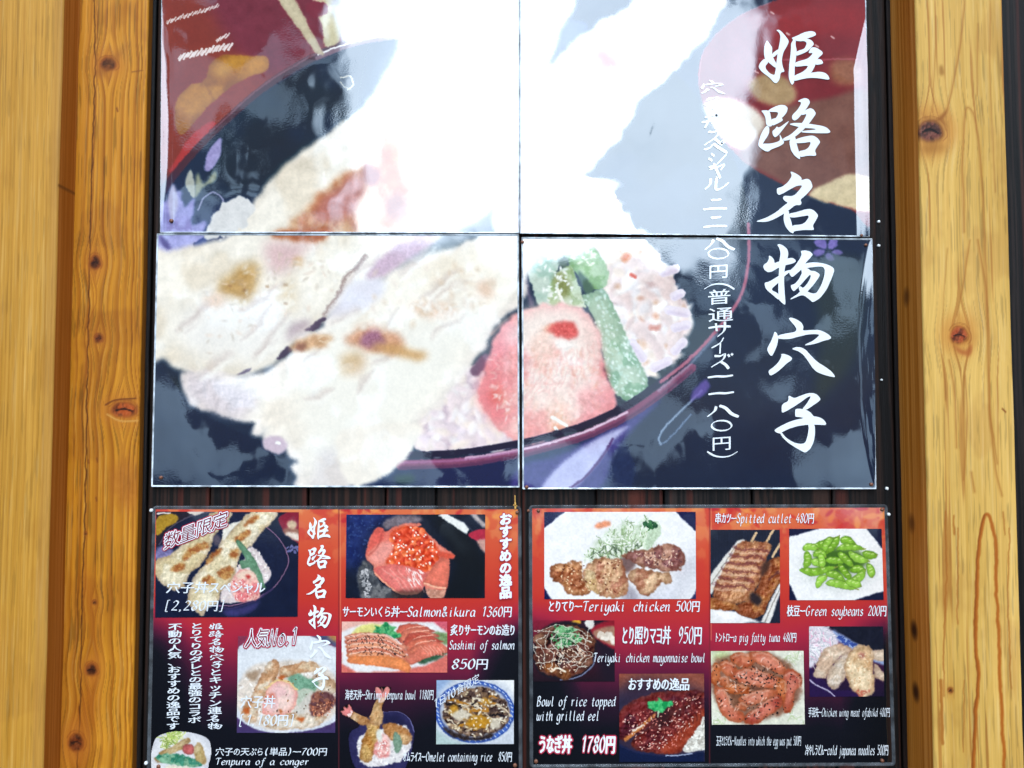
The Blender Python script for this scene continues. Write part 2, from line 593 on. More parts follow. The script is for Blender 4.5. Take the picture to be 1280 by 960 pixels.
def paint_big(k):
    k.frame(0, 0, 1)
    k.fill((15, 34, 64), 8, 60)
    # lacquer tray behind the bowl
    k.p([(170, -40), (540, -40), (490, 20), (400, 64), (330, 106), (262, 166), (215, 226), (180, 270)], (138, 52, 34), soft=1.2, tex=8, ts=50, smooth=False)
    k.p([(270, -40), (540, -40), (490, 20), (400, 64), (345, 98), (290, 60)], (116, 34, 54), soft=9, tex=10, a=.9)
    k.frame(190, 0, 2.783)
    k.p([(60, 600), (80, 560), (130, 480), (200, 425), (220, 440), (150, 530), (100, 590)], (178, 52, 48), soft=.8)
    k.frame(0, 0, 1)
    # bowl: outside, then inside
    inner = [(196, 262), (222, 222), (262, 178), (330, 118), (400, 76), (470, 52), (560, 38), (700, 34), (800, 60), (880, 130),
             (925, 220), (936, 300), (912, 380), (862, 452), (780, 518), (660, 556), (513, 578), (400, 570), (260, 520), (190, 430), (186, 330)]
    k.p(inner, (7, 28, 44), soft=1, tex=9, ts=45, c2=(14, 34, 62), cs=90)
    k.line([(196, 250), (222, 214), (262, 170), (330, 110), (400, 68), (470, 46), (560, 34)], 9, (74, 34, 46), soft=1.2)
    k.line([(262, 166), (330, 106), (400, 64)], 2, (120, 74, 84), soft=.8)
    k.p([(186, 215), (262, 262), (330, 240), (300, 300), (186, 330)], (34, 44, 98), soft=16, a=.7)
    k.frame(190, 0, 2.783)
    k.line([(575, 202), (640, 175), (720, 150), (800, 135), (915, 124)], 15, (126, 96, 110), soft=1)
    k.line([(578, 190), (640, 165), (720, 140), (800, 126), (915, 120)], 6, (250, 250, 252), soft=.7)
    # pickles
    k.p([(88, 345), (130, 300), (180, 280), (200, 225), (240, 195), (320, 190), (397, 198), (400, 240), (340, 270), (280, 300), (200, 365),
         (140, 440), (98, 470), (80, 410)], (188, 128, 34), w=5, ws=60, tex=16, ts=40, c2=(160, 100, 22), cs=90, rim=(.3, 16), rimcol=(120, 66, 14))
    k.line([(182, 280), (200, 320), (215, 350)], 7, (150, 92, 20), soft=2, a=.7)
    k.p([(215, 240), (260, 205), (340, 200), (300, 230), (240, 270)], (206, 152, 58), soft=5, a=.7)
    # chopsticks and garnish at the top
    k.p([(428, -20), (485, -20), (540, 80), (596, 185), (570, 184), (530, 130)], (205, 192, 160), w=2, tex=10, rim=(.3, 8), rimcol=(140, 110, 90))
    k.p([(560, -20), (650, -20), (655, 60), (650, 140), (605, 160), (590, 90)], (206, 196, 158), w=3, tex=14, ts=25)
    k.p([(560, 0), (610, 20), (600, 50), (560, 62), (535, 30)], (126, 32, 52), w=4, soft=1)
    k.p([(640, -20), (960, -20), (930, 60), (880, 118), (760, 130), (670, 150), (650, 100)], (226, 230, 240), w=6, ws=40, soft=3, tex=10, ts=60)
    # bubbly glints along the tray
    for a_, b_, n_, r_ in (((52, 76), (230, 20), 34, 5), ((96, 198), (272, 160), 26, 9), ((225, 140), (264, 122), 8, 6)):
        for i in range(n_):
            t = i / (n_ - 1)
            cx = a_[0] + (b_[0] - a_[0]) * t
            cy = a_[1] + (b_[1] - a_[1]) * t + math.sin(i * 2.3) * 3
            s_ = r_ * (.7 + .5 * math.sin(i * 1.7) ** 2)
            k.line([(cx - s_ * .7, cy + s_), (cx + s_ * .7, cy - s_)], s_ * .7, (238, 225, 222), soft=.5)
    k.line([(655, 270), (690, 265), (700, 295), (680, 312)], 6, (206, 200, 184), soft=.8)
    k.line([(655, 285), (668, 300), (690, 310)], 5, (176, 172, 160), soft=.8)
    # lavender flowers of the bowl's pattern
    k.p([(182, 590), (190, 540), (215, 500), (240, 482), (238, 540), (205, 590)], (158, 150, 200), soft=1, tex=14)
    k.p([(150, 640), (160, 600), (180, 640), (220, 592), (218, 630), (180, 650), (150, 690)], (150, 156, 132), soft=1.2)
    k.p([(115, 640), (135, 590), (150, 650), (145, 690)], (176, 180, 170), soft=1)
    k.p([(28, 730), (60, 690), (100, 660), (110, 720), (150, 690), (140, 780), (190, 770), (150, 840), (40, 860)], (150, 146, 205), w=5, soft=1.5, tex=20, ts=25)
    k.line([(160, 730), (180, 690), (210, 670), (240, 685), (248, 710)], 6, (150, 152, 186), soft=.8)
    k.p([(55, 690), (75, 640), (90, 700), (70, 770)], (190, 190, 220), soft=1.2)
    k.frame(190, 280, 4.129)
    k.p([(36, 40), (250, 36), (262, 80), (215, 100), (210, 150), (90, 165), (36, 155)], (172, 174, 228), w=8, soft=1, tex=20, ts=30)
    k.p([(215, 110), (240, 85), (285, 60), (262, 130), (225, 140)], (44, 60, 130), w=4, soft=.8)
    k.p([(36, 60), (70, 80), (100, 130), (60, 120)], (96, 90, 150), w=4, soft=1.5)
    # red soup bowl
    k.frame(640, 0, 2.783)
    k.p([(648, 250), (665, 180), (720, 110), (800, 50), (900, 8), (1000, -20), (1260, -20), (1260, 742), (1180, 728), (1100, 704), (950, 645),
         (820, 572), (720, 470), (660, 350)], (126, 26, 32), soft=.9, tex=8, ts=60)
    k.p([(860, 60), (1000, 20), (1240, 16), (1240, 120), (1100, 120), (960, 130), (880, 170)], (152, 34, 36), soft=8, a=.8)
    k.p([(790, 545), (830, 470), (880, 400), (960, 370), (1100, 340), (1240, 330), (1240, 640), (1130, 650), (1030, 672), (900, 615)], (122, 78, 64), soft=3, tex=12, ts=50)
    k.p([(820, 290), (880, 255), (960, 275), (990, 340), (930, 372), (850, 345)], (176, 146, 104), soft=3, tex=14, ts=24)
    k.p([(664, 372), (700, 345), (770, 345), (850, 380), (880, 430), (850, 480), (795, 520), (720, 470)], (236, 226, 214), soft=2.5, tex=9, ts=40)
    k.p([(1030, 676), (1110, 630), (1190, 605), (1250, 640), (1250, 732), (1160, 722), (1100, 704)], (220, 203, 164), w=4, soft=1.2, tex=14, ts=18)
    k.p([(1110, 215), (1200, 210), (1210, 290), (1120, 290)], (150, 92, 62), soft=4, tex=12)
    k.line([(860, 205), (1000, 208), (1200, 205)], 5, (186, 96, 110), soft=1, a=.7)
    for x_, y_ in ((905, 45), (960, 118), (1115, 130), (1060, 160), (850, 250)):
        k.line([(x_ - 4, y_ - 3), (x_ + 5, y_ + 3)], 6, (214, 170, 170), soft=.8)
    k.line([(648, 300), (665, 180), (720, 110), (800, 50), (900, 8)], 3, (206, 150, 170), soft=1, a=.5)
    # rice, upper side
    k.frame(640, 290, 5.333)
    rice = [(460, -330), (640, -330), (720, -180), (820, -20), (900, 60), (960, 170), (1010, 215), (1080, 300), (1120, 420), (1165, 530), (1175, 640),
            (1130, 740), (1080, 840), (980, 915), (900, 965), (830, 900), (740, 690), (640, 450), (590, 300), (520, 90)]
    k.p(rice, (234, 216, 212), w=14, ws=50, soft=.8, tex=14, ts=70, c2=(214, 188, 186), cs=120, rim=(.2, 50), rimcol=(196, 180, 196))
    k.dots(rice, 210, 130, 58, [(254, 249, 246), (246, 228, 224), (250, 234, 220), (234, 212, 208), (242, 236, 238)], shade=-10, soft=.45, seed=5)
    k.dots(rice, 26, 40, 30, [(224, 150, 110), (216, 170, 140), (205, 150, 130)], soft=.9, a=.7, seed=8)
    for a_ in ((1010, 270, 1090, 245), (1090, 640, 1165, 620), (1090, 790, 1140, 735), (1050, 520, 1160, 540), (950, 905, 1040, 860), (900, 180, 960, 165),
               (800, 740, 870, 840), (1080, 430, 1125, 410)):
        k.line([(a_[0], a_[1]), (a_[2], a_[3])], 62, (238, 226, 236), soft=.8)
        k.line([(a_[0], a_[1] + 14), (a_[2], a_[3] + 14)], 20, (205, 186, 212), soft=2.5, a=.6)
    k.dots([(640, 20), (850, 20), (900, 250), (700, 230)], 6, 44, 30, [(222, 120, 60)], soft=.9, seed=2)
    k.line([(795, 285), (820, 300)], 24, (220, 90, 60), soft=1.5)
    k.line([(930, 640), (970, 640)], 34, (206, 120, 96), soft=2.5, a=.8)
    # greens
    k.p([(118, 100), (200, 55), (300, 70), (345, 150), (300, 260), (270, 340), (280, 490), (180, 490), (140, 380), (100, 240)], (206, 222, 208), w=8, soft=1, tex=16, ts=40,
        c2=(176, 206, 190), cs=90)
    k.p([(262, 330), (330, 250), (400, 215), (430, 300), (470, 420), (490, 500), (370, 500), (250, 480)], (160, 184, 132), w=8, soft=1, tex=20, ts=40, c2=(205, 220, 190), cs=60)
    k.p([(280, 300), (330, 270), (390, 360), (360, 440), (300, 400)], (138, 146, 84), soft=3, tex=14)
    k.p([(270, 20), (500, 20), (560, 115), (630, 225), (642, 300), (612, 372), (540, 385), (480, 325), (420, 262), (375, 200), (320, 115)], (142, 182, 116), w=6, soft=1,
        tex=16, ts=50, c2=(190, 216, 176), cs=90, rim=(.3, 40), rimcol=(100, 150, 96))
    k.p([(308, 190), (365, 165), (372, 220), (330, 242)], (84, 104, 86), soft=1.6)
    k.p([(438, 262), (480, 290), (548, 378), (500, 412), (462, 360)], (78, 108, 90), soft=1.6)
    bean = [(470, 432), (540, 400), (610, 382), (665, 470), (740, 640), (800, 780), (880, 920), (905, 1010), (860, 1080), (780, 1130), (680, 1070), (620, 920), (600, 760), (545, 570)]
    k.p(bean, (146, 184, 152), w=8, soft=1, tex=14, ts=60, c2=(194, 214, 192), cs=110, rim=(.4, 60), rimcol=(88, 136, 104))
    k.dots(bean, 150, 19, 13, [(240, 252, 246), (214, 238, 226), (196, 226, 210)], ang=60, jit=50, soft=.9, a=.85, seed=4)
    k.dots([(380, 80), (520, 80), (600, 240), (420, 230)], 22, 26, 16, [(240, 248, 222)], soft=.5, seed=6)
    k.dots([(160, 100), (300, 90), (440, 470), (200, 470)], 46, 30, 16, [(248, 252, 248), (226, 238, 226)], soft=.6, seed=9)
    k.line([(305, 385), (345, 480)], 20, (250, 250, 238), soft=.8)
    k.line([(90, 330), (130, 480)], 30, (120, 100, 130), soft=3, a=.7)
    # rice, lower side
    k.frame(430, 300, 2.977)
    rl = [(505, 460), (545, 600), (610, 700), (650, 765), (460, 782), (280, 785), (250, 700), (300, 600), (400, 520)]
    k.p(rl, (236, 220, 224), w=8, soft=1, tex=12, ts=40, c2=(214, 194, 206), cs=60)
    k.dots(rl, 120, 62, 30, [(252, 246, 248), (244, 228, 232), (250, 236, 228), (238, 222, 230)], shade=-8, soft=.45, seed=12)
    k.p([(470, 480), (520, 425), (545, 440), (530, 480), (490, 505)], (112, 78, 108), w=5, soft=1.4)
    # upper pieces of fish and crab stick (mostly under the glare)
    k.frame(640, 0, 2.783)
    k.p([(-60, 120), (20, 60), (110, 70), (140, 30), (200, -20), (-60, -20)], (166, 150, 112), w=10, ws=40, soft=2, tex=30, ts=30)
    k.p([(-120, 60), (-20, 70), (0, 120), (-80, 140)], (150, 70, 50), w=6, soft=2, tex=20)
    k.p([(-20, 130), (30, 140), (70, 190), (120, 232), (60, 300), (-20, 320)], (244, 240, 244), w=6, soft=1.5, tex=8)
    k.p([(140, 110), (200, 70), (260, 90), (230, 140), (170, 165), (130, 200)], (70, 90, 150), w=6, soft=2, a=.8)
    k.p([(40, 140), (90, 110), (140, 130), (180, 170), (130, 225), (80, 190)], (44, 60, 112), w=6, soft=2, a=.9)
    f3 = [(180, 170), (260, 105), (330, 60), (400, 20), (460, -30), (724, -30), (722, 60), (690, 112), (650, 162), (590, 222), (530, 284), (470, 332), (432, 390),
          (372, 480), (320, 542), (270, 602), (240, 650), (262, 690), (310, 688), (352, 740), (392, 800), (405, 850), (-40, 850), (-40, 300), (60, 275), (122, 236)]
    k.p(f3, (236, 226, 214), w=14, ws=40, soft=1.8, tex=12, ts=60, lump=(16, 26), c2=(226, 216, 204), cs=120, rim=(.14, 60), rimcol=(206, 190, 180))
    k.p([(150, 300), (160, 260), (250, 208), (300, 170), (365, 165), (395, 220), (340, 245), (270, 280)], (212, 150, 132), w=14, soft=5, a=.8, tex=16, ts=20)
    k.p([(300, 180), (350, 200), (360, 235), (320, 225)], (170, 84, 66), w=10, soft=3, a=.8)
    k.line([(345, 235), (378, 260), (376, 330), (400, 375)], 12, (196, 168, 132), soft=1.6, w=8)
    k.line([(345, 60), (330, 110), (300, 150), (260, 185)], 14, (196, 182, 158), soft=2.5, w=8)
    k.p([(20, 440), (60, 380), (110, 420), (80, 500)], (226, 190, 160), soft=9, a=.7)
    k.p([(0, 690), (30, 700), (60, 800), (20, 835), (0, 800)], (150, 110, 110), soft=4, a=.7)
    k.frame(640, 0, 2.783)
    rq = np.random.default_rng(29)
    for i in range(22):
        t = rq.uniform(0, 1)
        cx, cy = 560 - 480 * t + rq.uniform(-90, 90), 90 + 560 * t + rq.uniform(-60, 60)
        k.line([(cx - 40, cy + 46), (cx + rq.uniform(-10, 10), cy), (cx + 36, cy - 44)], rq.uniform(10, 26), [(222, 190, 182), (206, 178, 170), (226, 204, 180)][i % 3], soft=4, a=.5, w=10, taper=True)
    # long tempura fillet
    k.frame(0, 0, 1)
    f1 = [(330, 234), (352, 210), (390, 180), (432, 147), (468, 112), (498, 60), (530, -40), (720, -40), (680, 90), (655, 190), (612, 262), (530, 312), (448, 372), (405, 400),
          (372, 424), (340, 458), (300, 470), (262, 472), (230, 465), (204, 452), (180, 446), (180, 320), (212, 312), (262, 300), (288, 288)]
    k.p(f1, (240, 229, 210), w=5, ws=26, soft=2.6, tex=12, ts=30, lump=(9, 13), c2=(252, 246, 234), cs=60, rim=(.2, 14), rimcol=(190, 172, 150))
    k.p([(500, 60), (640, 0), (640, 240), (560, 290), (480, 300), (470, 200)], (246, 243, 240), soft=24, a=.9, tex=6)
    k.p([(240, 380), (330, 360), (380, 372), (360, 430), (300, 456), (230, 440)], (247, 244, 240), soft=16, a=.9)
    k.p([(262, 278), (275, 258), (300, 246), (318, 256), (308, 280), (280, 296), (258, 300)], (226, 226, 226), w=5, ws=10, soft=1, tex=12, ts=9)
    # dark sauce and browning
    k.frame(190, 0, 2.783)
    k.p([(462, 805), (500, 745), (560, 700), (640, 620), (740, 575), (785, 560), (795, 470), (820, 448), (862, 500), (872, 600), (900, 700), (870, 770), (800, 790), (700, 800), (560, 812)],
        (190, 112, 62), w=26, ws=60, soft=4, tex=26, ts=40, c2=(214, 164, 120), cs=70, a=.95)
    k.p([(560, 760), (600, 690), (680, 620), (740, 630), (730, 690), (660, 770)], (188, 116, 108), w=16, soft=5, a=.85, tex=18, ts=16)
    k.p([(735, 575), (790, 590), (780, 640), (745, 640)], (150, 72, 70), w=8, soft=3, a=.8)
    k.p([(805, 500), (855, 520), (850, 565), (810, 560)], (176, 98, 34), w=8, soft=4, a=.7)
    k.p([(810, 690), (870, 670), (880, 740), (820, 760)], (150, 84, 76), w=10, soft=5, a=.7)
    k.p([(730, 700), (790, 680), (800, 760), (720, 780)], (240, 222, 190), w=10, soft=5, a=.9)
    k.p([(960, 660), (1010, 560), (1060, 530), (1040, 640), (930, 700)], (212, 220, 220), soft=8, a=.8)
    k.p([(870, 730), (960, 660), (940, 790), (860, 820)], (214, 190, 204), soft=8, a=.7)
    k.frame(190, 280, 4.129)
    k.p([(606, 62), (690, 25), (905, 22), (900, 75), (830, 95), (700, 88), (640, 78)], (178, 96, 50), w=14, soft=3, tex=20)
    k.p([(590, 90), (720, 100), (860, 90), (770, 150), (740, 210), (640, 260), (590, 180)], (220, 184, 186), w=14, soft=7, a=.85)
    k.p([(330, 330), (400, 260), (490, 188), (548, 212), (530, 330), (500, 400), (400, 372)], (196, 152, 82), w=24, ws=50, soft=6, tex=20, ts=30, a=.9)
    k.p([(262, 405), (330, 362), (380, 405), (300, 432)], (222, 176, 140), w=12, soft=6, a=.8)
    k.p([(650, 330), (720, 300), (740, 440), (690, 430)], (232, 206, 160), w=20, soft=9, a=.7)
    k.p([(735, 180), (770, 180), (765, 210), (740, 212)], (210, 160, 90), soft=4)
    for x_, y_ in ((403, 318), (690, 410), (690, 314), (595, 322), (480, 340), (820, 78)):
        k.line([(x_ - 3, y_), (x_ + 3, y_ + 2)], 9, (160, 116, 78), soft=2.2, a=.7)
    k.dots([(440, 200), (900, 60), (1000, 300), (700, 520), (300, 700), (100, 500)], 90, 26, 14, [(254, 252, 248), (206, 190, 172), (236, 214, 196)], soft=.9, a=.5, seed=21)
    # broad lower fillet
    k.frame(0, 0, 1)
    f2 = [(664, 286), (600, 296), (530, 322), (470, 352), (432, 380), (408, 396), (398, 412), (372, 416), (366, 438), (345, 456), (316, 470), (280, 466), (232, 462), (224, 470),
          (232, 490), (240, 506), (258, 514), (280, 522), (302, 526), (317, 530), (316, 546), (328, 545), (332, 536), (330, 560), (346, 567), (358, 564), (364, 574), (374, 580),
          (362, 584), (370, 594), (368, 606), (384, 612), (438, 612), (452, 602), (470, 600), (500, 580), (516, 562), (520, 532), (560, 496), (600, 442), (630, 396), (652, 376), (664, 336)]
    k.p(f2, (249, 241, 229), w=5, ws=18, soft=2.4, tex=10, ts=26, lump=(10, 12), c2=(258, 253, 243), cs=50, rim=(.2, 12), rimcol=(190, 172, 192))
    k.p([(420, 420), (520, 400), (600, 370), (590, 430), (540, 490), (470, 560), (410, 590), (380, 540), (370, 470)], (250, 248, 240), soft=18, a=.9)
    k.p([(490, 330), (560, 310), (640, 300), (640, 340), (560, 370), (480, 390), (440, 400)], (248, 238, 220), soft=12, a=.9)
    k.p([(232, 468), (262, 470), (290, 480), (320, 500), (300, 522), (258, 508), (236, 490)], (214, 203, 214), w=6, soft=6, a=.7, lump=(24, 8))
    k.p([(390, 590), (410, 560), (440, 590), (470, 580), (440, 606), (390, 610)], (222, 214, 214), w=5, soft=6, a=.7)
    k.p([(330, 548), (348, 545), (360, 556), (350, 566), (334, 562)], (214, 196, 212), w=2, soft=1.4)
    k.line([(346, 553), (349, 554)], 4, (255, 255, 255), soft=.8)
    # soft folds of the batter
    rr = np.random.default_rng(17)
    for i in range(26):
        cx, cy = rr.uniform(240, 620), rr.uniform(320, 580)
        if (cx - 240) * .55 + (cy - 330) * .5 > 300:
            continue
        an = rr.uniform(-.9, -.3)
        L_ = rr.uniform(14, 38)
        P_ = [(cx - L_ * math.cos(an), cy - L_ * math.sin(an)), (cx + rr.uniform(-5, 5), cy + rr.uniform(-5, 5)), (cx + L_ * math.cos(an), cy + L_ * math.sin(an))]
        if any(k_x < 205 for k_x, _ in P_) or cy > 300 + (660 - cx) * .75 + 40 or cy > 500:
            continue
        k.line(P_, rr.uniform(5, 11), (208, 190, 184), soft=3, a=.45, w=4, taper=True)
        k.line([(x_ + 3, y_ + 6) for x_, y_ in P_], rr.uniform(4, 8), (253, 250, 244), soft=2.5, a=.7, w=4, taper=True)
    k.frame(190, 280, 4.129)
    k.line([(1105, 165), (1060, 220), (1000, 268), (975, 340), (940, 390), (890, 470)], 16, (150, 124, 120), soft=2.2, w=8, a=.85)
    k.p([(1000, 330), (1080, 280), (1180, 270), (1190, 370), (1080, 440), (900, 480), (960, 400)], (226, 222, 232), w=10, soft=5, a=.9)
    k.p([(1105, 275), (1150, 205), (1230, 130), (1310, 70), (1500, 0), (1460, 90), (1300, 200), (1200, 262)], (196, 160, 182), w=10, soft=2.5, tex=14, a=.9)
    k.p([(790, 552), (830, 515), (878, 478), (902, 484), (870, 520), (850, 546)], (84, 68, 92), w=6, soft=.9)
    k.p([(642, 698), (690, 632), (716, 640), (722, 660), (676, 690)], (74, 62, 88), w=5, soft=.9)
    k.p([(442, 780), (480, 752), (516, 742), (500, 762), (462, 778)], (110, 98, 122), w=5, soft=1)
    k.p([(700, 560), (740, 510), (820, 500), (800, 545), (720, 590), (700, 620)], (186, 166, 176), w=10, soft=4, a=.8)
    k.p([(720, 640), (760, 590), (850, 570), (930, 575), (930, 610), (850, 645), (770, 664)], (214, 166, 122), w=16, ws=30, soft=3, tex=22, ts=18, a=.9)
    k.p([(745, 620), (790, 610), (790, 650), (752, 655)], (150, 100, 84), w=8, soft=2, a=.9)
    k.line([(860, 590), (890, 575), (920, 590), (900, 610), (865, 605)], 8, (236, 208, 176), soft=1.2)
    k.p([(985, 600), (1040, 570), (1140, 525), (1270, 575), (1290, 660), (1160, 655), (1040, 625)], (212, 152, 116), w=18, ws=40, soft=4, tex=22, ts=20, a=.9)
    k.p([(1070, 600), (1150, 545), (1210, 600), (1180, 650), (1110, 640)], (160, 104, 134), w=14, ws=24, soft=3, a=.9, tex=24, ts=10)
    k.p([(1010, 760), (1050, 680), (1110, 690), (1070, 770)], (226, 196, 170), w=10, soft=8, a=.8)
    k.frame(430, 300, 2.977)
    k.p([(110, 395), (150, 385), (230, 400), (312, 430), (270, 446), (180, 425), (110, 415)], (208, 160, 100), w=10, soft=4, a=.9)
    k.p([(0, 430), (60, 420), (70, 470), (20, 495), (-20, 480)], (214, 182, 136), w=12, soft=6, a=.8)
    k.p([(240, 235), (350, 235), (430, 265), (400, 290), (320, 285), (255, 265)], (232, 200, 174), w=14, soft=5, a=.85, tex=14, ts=14)
    k.p([(500, 155), (548, 160), (560, 210), (510, 212)], (232, 196, 170), w=10, soft=5, a=.8)
    k.dots([(100, 100), (560, 90), (560, 250), (300, 330), (60, 330)], 60, 28, 18, [(255, 252, 244), (228, 206, 180), (240, 222, 206)], soft=.9, a=.55, seed=23)
    k.dots([(240, 230), (440, 250), (400, 300), (250, 280)], 22, 22, 10, [(255, 255, 252)], soft=1.2, a=.5, seed=24)
    k.line([(550, 350), (600, 300), (640, 275)], 10, (206, 172, 160), soft=2.5, a=.7)
    # pink pickled ginger
    k.p([(600, 312), (650, 268), (700, 246), (750, 237), (820, 240), (885, 256), (938, 310), (958, 380), (962, 440), (976, 490), (992, 540), (1004, 590), (1004, 645), (960, 668),
         (900, 688), (800, 725), (660, 762), (600, 720), (545, 662), (505, 610), (500, 560), (520, 500), (545, 430), (560, 360)],
        (249, 204, 202), w=14, ws=34, soft=1.4, tex=16, ts=30, c2=(253, 224, 216), cs=60, lump=(12, 22), rim=(.42, 46), rimcol=(236, 112, 122))
    k.p([(670, 280), (760, 252), (870, 270), (930, 350), (940, 450), (900, 520), (800, 540), (720, 520), (680, 420)], (252, 236, 226), soft=14, a=.95, tex=6)
    k.p([(520, 560), (560, 500), (620, 520), (640, 640), (600, 690), (540, 640)], (238, 140, 146), w=14, soft=9, a=.75)
    k.p([(748, 330), (800, 304), (856, 312), (866, 352), (820, 368), (782, 352)], (222, 92, 88), w=8, ws=16, soft=2.4, tex=20, ts=12)
    k.p([(742, 326), (790, 312), (786, 338), (756, 344)], (240, 166, 90), soft=2.4, a=.8)
    k.p([(770, 390), (800, 370), (800, 440), (770, 440)], (238, 136, 126), w=6, soft=4, a=.8)
    k.p([(790, 372), (840, 384), (862, 400), (820, 420), (790, 396)], (255, 252, 250), w=6, soft=1.2)
    k.p([(760, 640), (800, 590), (830, 640), (810, 700), (760, 712)], (240, 150, 104), w=14, soft=6, a=.8)
    k.p([(540, 560), (580, 530), (596, 590), (560, 610)], (226, 104, 84), w=10, soft=4, a=.8)
    k.p([(940, 440), (970, 470), (985, 520), (955, 500)], (214, 90, 100), w=8, soft=4, a=.7)
    gin = [(540, 430), (700, 400), (930, 420), (980, 600), (880, 670), (680, 730), (560, 640)]
    k.p([(650, 330), (760, 270), (880, 290), (930, 380), (920, 500), (860, 590), (720, 600), (640, 500)], (255, 243, 236), soft=13, a=.62, tex=14, ts=14, lump=(16, 16))
    k.p([(505, 560), (545, 430), (600, 330), (600, 420), (570, 560), (600, 690), (545, 660)], (236, 112, 122), soft=7, a=.55, w=16, ws=26)
    k.p([(748, 330), (800, 304), (856, 312), (866, 352), (820, 368), (782, 352)], (222, 92, 88), w=10, ws=14, soft=2.2, tex=26, ts=10)
    k.dots(gin, 230, 15, 7, [(255, 244, 240), (252, 226, 220)], ang=-20, jit=70, soft=1.1, a=.75, seed=31)
    k.dots(gin, 120, 22, 10, [(244, 166, 160), (248, 190, 172)], soft=1.2, a=.55, seed=32)
    for P_, c_, a_ in (([(560, 420), (640, 380), (690, 440), (640, 560), (560, 540)], (240, 140, 146), .55), ([(690, 560), (800, 540), (920, 560), (880, 660), (740, 700)], (255, 236, 228), .6),
                       ([(880, 560), (990, 560), (1000, 640), (900, 680)], (240, 150, 158), .5), ([(640, 660), (740, 640), (760, 720), (660, 750)], (240, 150, 150), .5),
                       ([(700, 380), (760, 330), (780, 440), (720, 500)], (250, 206, 190), .6), ([(880, 300), (940, 340), (960, 450), (900, 440)], (248, 214, 206), .6)):
        k.p(P_, c_, w=22, ws=26, soft=4, a=a_, tex=26, ts=14)
    for i in range(16):
        k.line([(540 + i * 27, 640 - i * 9), (600 + i * 24, 560 - i * 8), (650 + i * 20, 470 - i * 6)], 5, (238, 168, 166), soft=1.6, a=.35, w=12, ws=22)
    for a_ in ((775, 660, 828, 690), (786, 700, 800, 718)):
        k.line([a_[:2], a_[2:]], 13, (255, 255, 250), soft=.6)
    # near rim of the lacquer bowl and what lies beyond it
    rim = [(205, 800), (320, 797), (450, 789), (640, 758), (760, 730), (900, 686), (1050, 616), (1180, 528), (1290, 440)]
    k.p([(-60, 960), (60, 905), (180, 860), (250, 830), (450, 815), (650, 790), (800, 762), (1000, 690), (1000, 960)], (22, 42, 84), soft=2.5, tex=8)
    k.p([(240, 835), (400, 835), (640, 800), (640, 930), (330, 930), (280, 890)], (20, 32, 78), soft=4)
    k.p([(640, 930), (660, 840), (800, 800), (1000, 700), (1180, 590), (1090, 690), (1000, 800), (940, 930)], (62, 56, 128), soft=2.5, tex=10)
    k.p([(735, 930), (790, 850), (870, 785), (960, 730), (1060, 690), (1010, 740), (970, 790), (920, 860), (840, 930)], (190, 192, 232), soft=2.2, tex=12, ts=40)
    k.line([(830, 930), (900, 880), (965, 800), (1000, 740)], 9, (84, 52, 112), soft=1, a=.9)
    k.p([(190, 880), (250, 870), (260, 900), (200, 905)], (40, 74, 50), soft=3, a=.7)
    sh = np.array(rim, float)
    k.line(sh + (0, 0), 24, (24, 22, 58), soft=.9)
    k.line(sh + (4, 36), 34, (134, 72, 106), soft=1.2)
    k.line(sh + (3, 48), 12, (84, 42, 82), soft=1.6, a=.8)
    k.line((sh + (3, 25))[2:7], 9, (240, 214, 236), soft=1, a=.95)
    k.line((sh + (3, 28))[0:4], 8, (176, 112, 160), soft=1.4, a=.8)
    k.line([(1180, 528), (1290, 440), (1400, 320), (1480, 200), (1506, 60), (1505, -60)], 13, (176, 104, 128), soft=1.2)
    k.line([(1170, 560), (1280, 470), (1390, 350)], 9, (196, 200, 220), soft=1.6, a=.5)
    k.line([(1178, 760), (1172, 735), (1200, 690), (1270, 620), (1330, 560)], 8, (150, 170, 196), soft=1, a=.9)
    k.line([(1180, 760), (1215, 735), (1290, 650)], 6, (130, 150, 180), soft=1, a=.8)
    k.frame(0, 0, 1)
    k.p([(425, 540), (522, 530), (519, 556), (503, 578), (474, 599), (436, 604)], (252, 246, 236), soft=1.8, tex=8, w=2, ws=10)
    # petals of the pattern
    k.frame(945, 302, 12)
    for P_ in ([(880, 10), (930, -60), (1030, -40), (1062, 60), (1034, 112), (950, 84)], [(1088, 20), (1130, -60), (1210, -50), (1222, 60), (1115, 116), (1078, 80)],
               [(856, 160), (920, 116), (1030, 128), (1012, 186), (940, 216), (880, 205)], [(1044, 200), (1088, 165), (1150, 200), (1178, 268), (1130, 298), (1060, 262)],
               [(1136, 145), (1220, 118), (1300, 160), (1260, 200), (1190, 190)]):
        k.p(P_, (124, 112, 186), soft=.6, tex=14, ts=30)
    k.frame(850, 300, 2.977)
    k.p([(40, 600), (50, 560), (95, 520), (110, 540), (80, 580)], (112, 92, 178), w=5, soft=1.5, a=.8)
    k.p([(500, 100), (620, 60), (690, 120), (660, 420), (560, 560), (500, 600), (520, 400)], (48, 58, 52), w=10, soft=6, a=.6)  # dark olive reflection in the glossy sheet, painted into the print


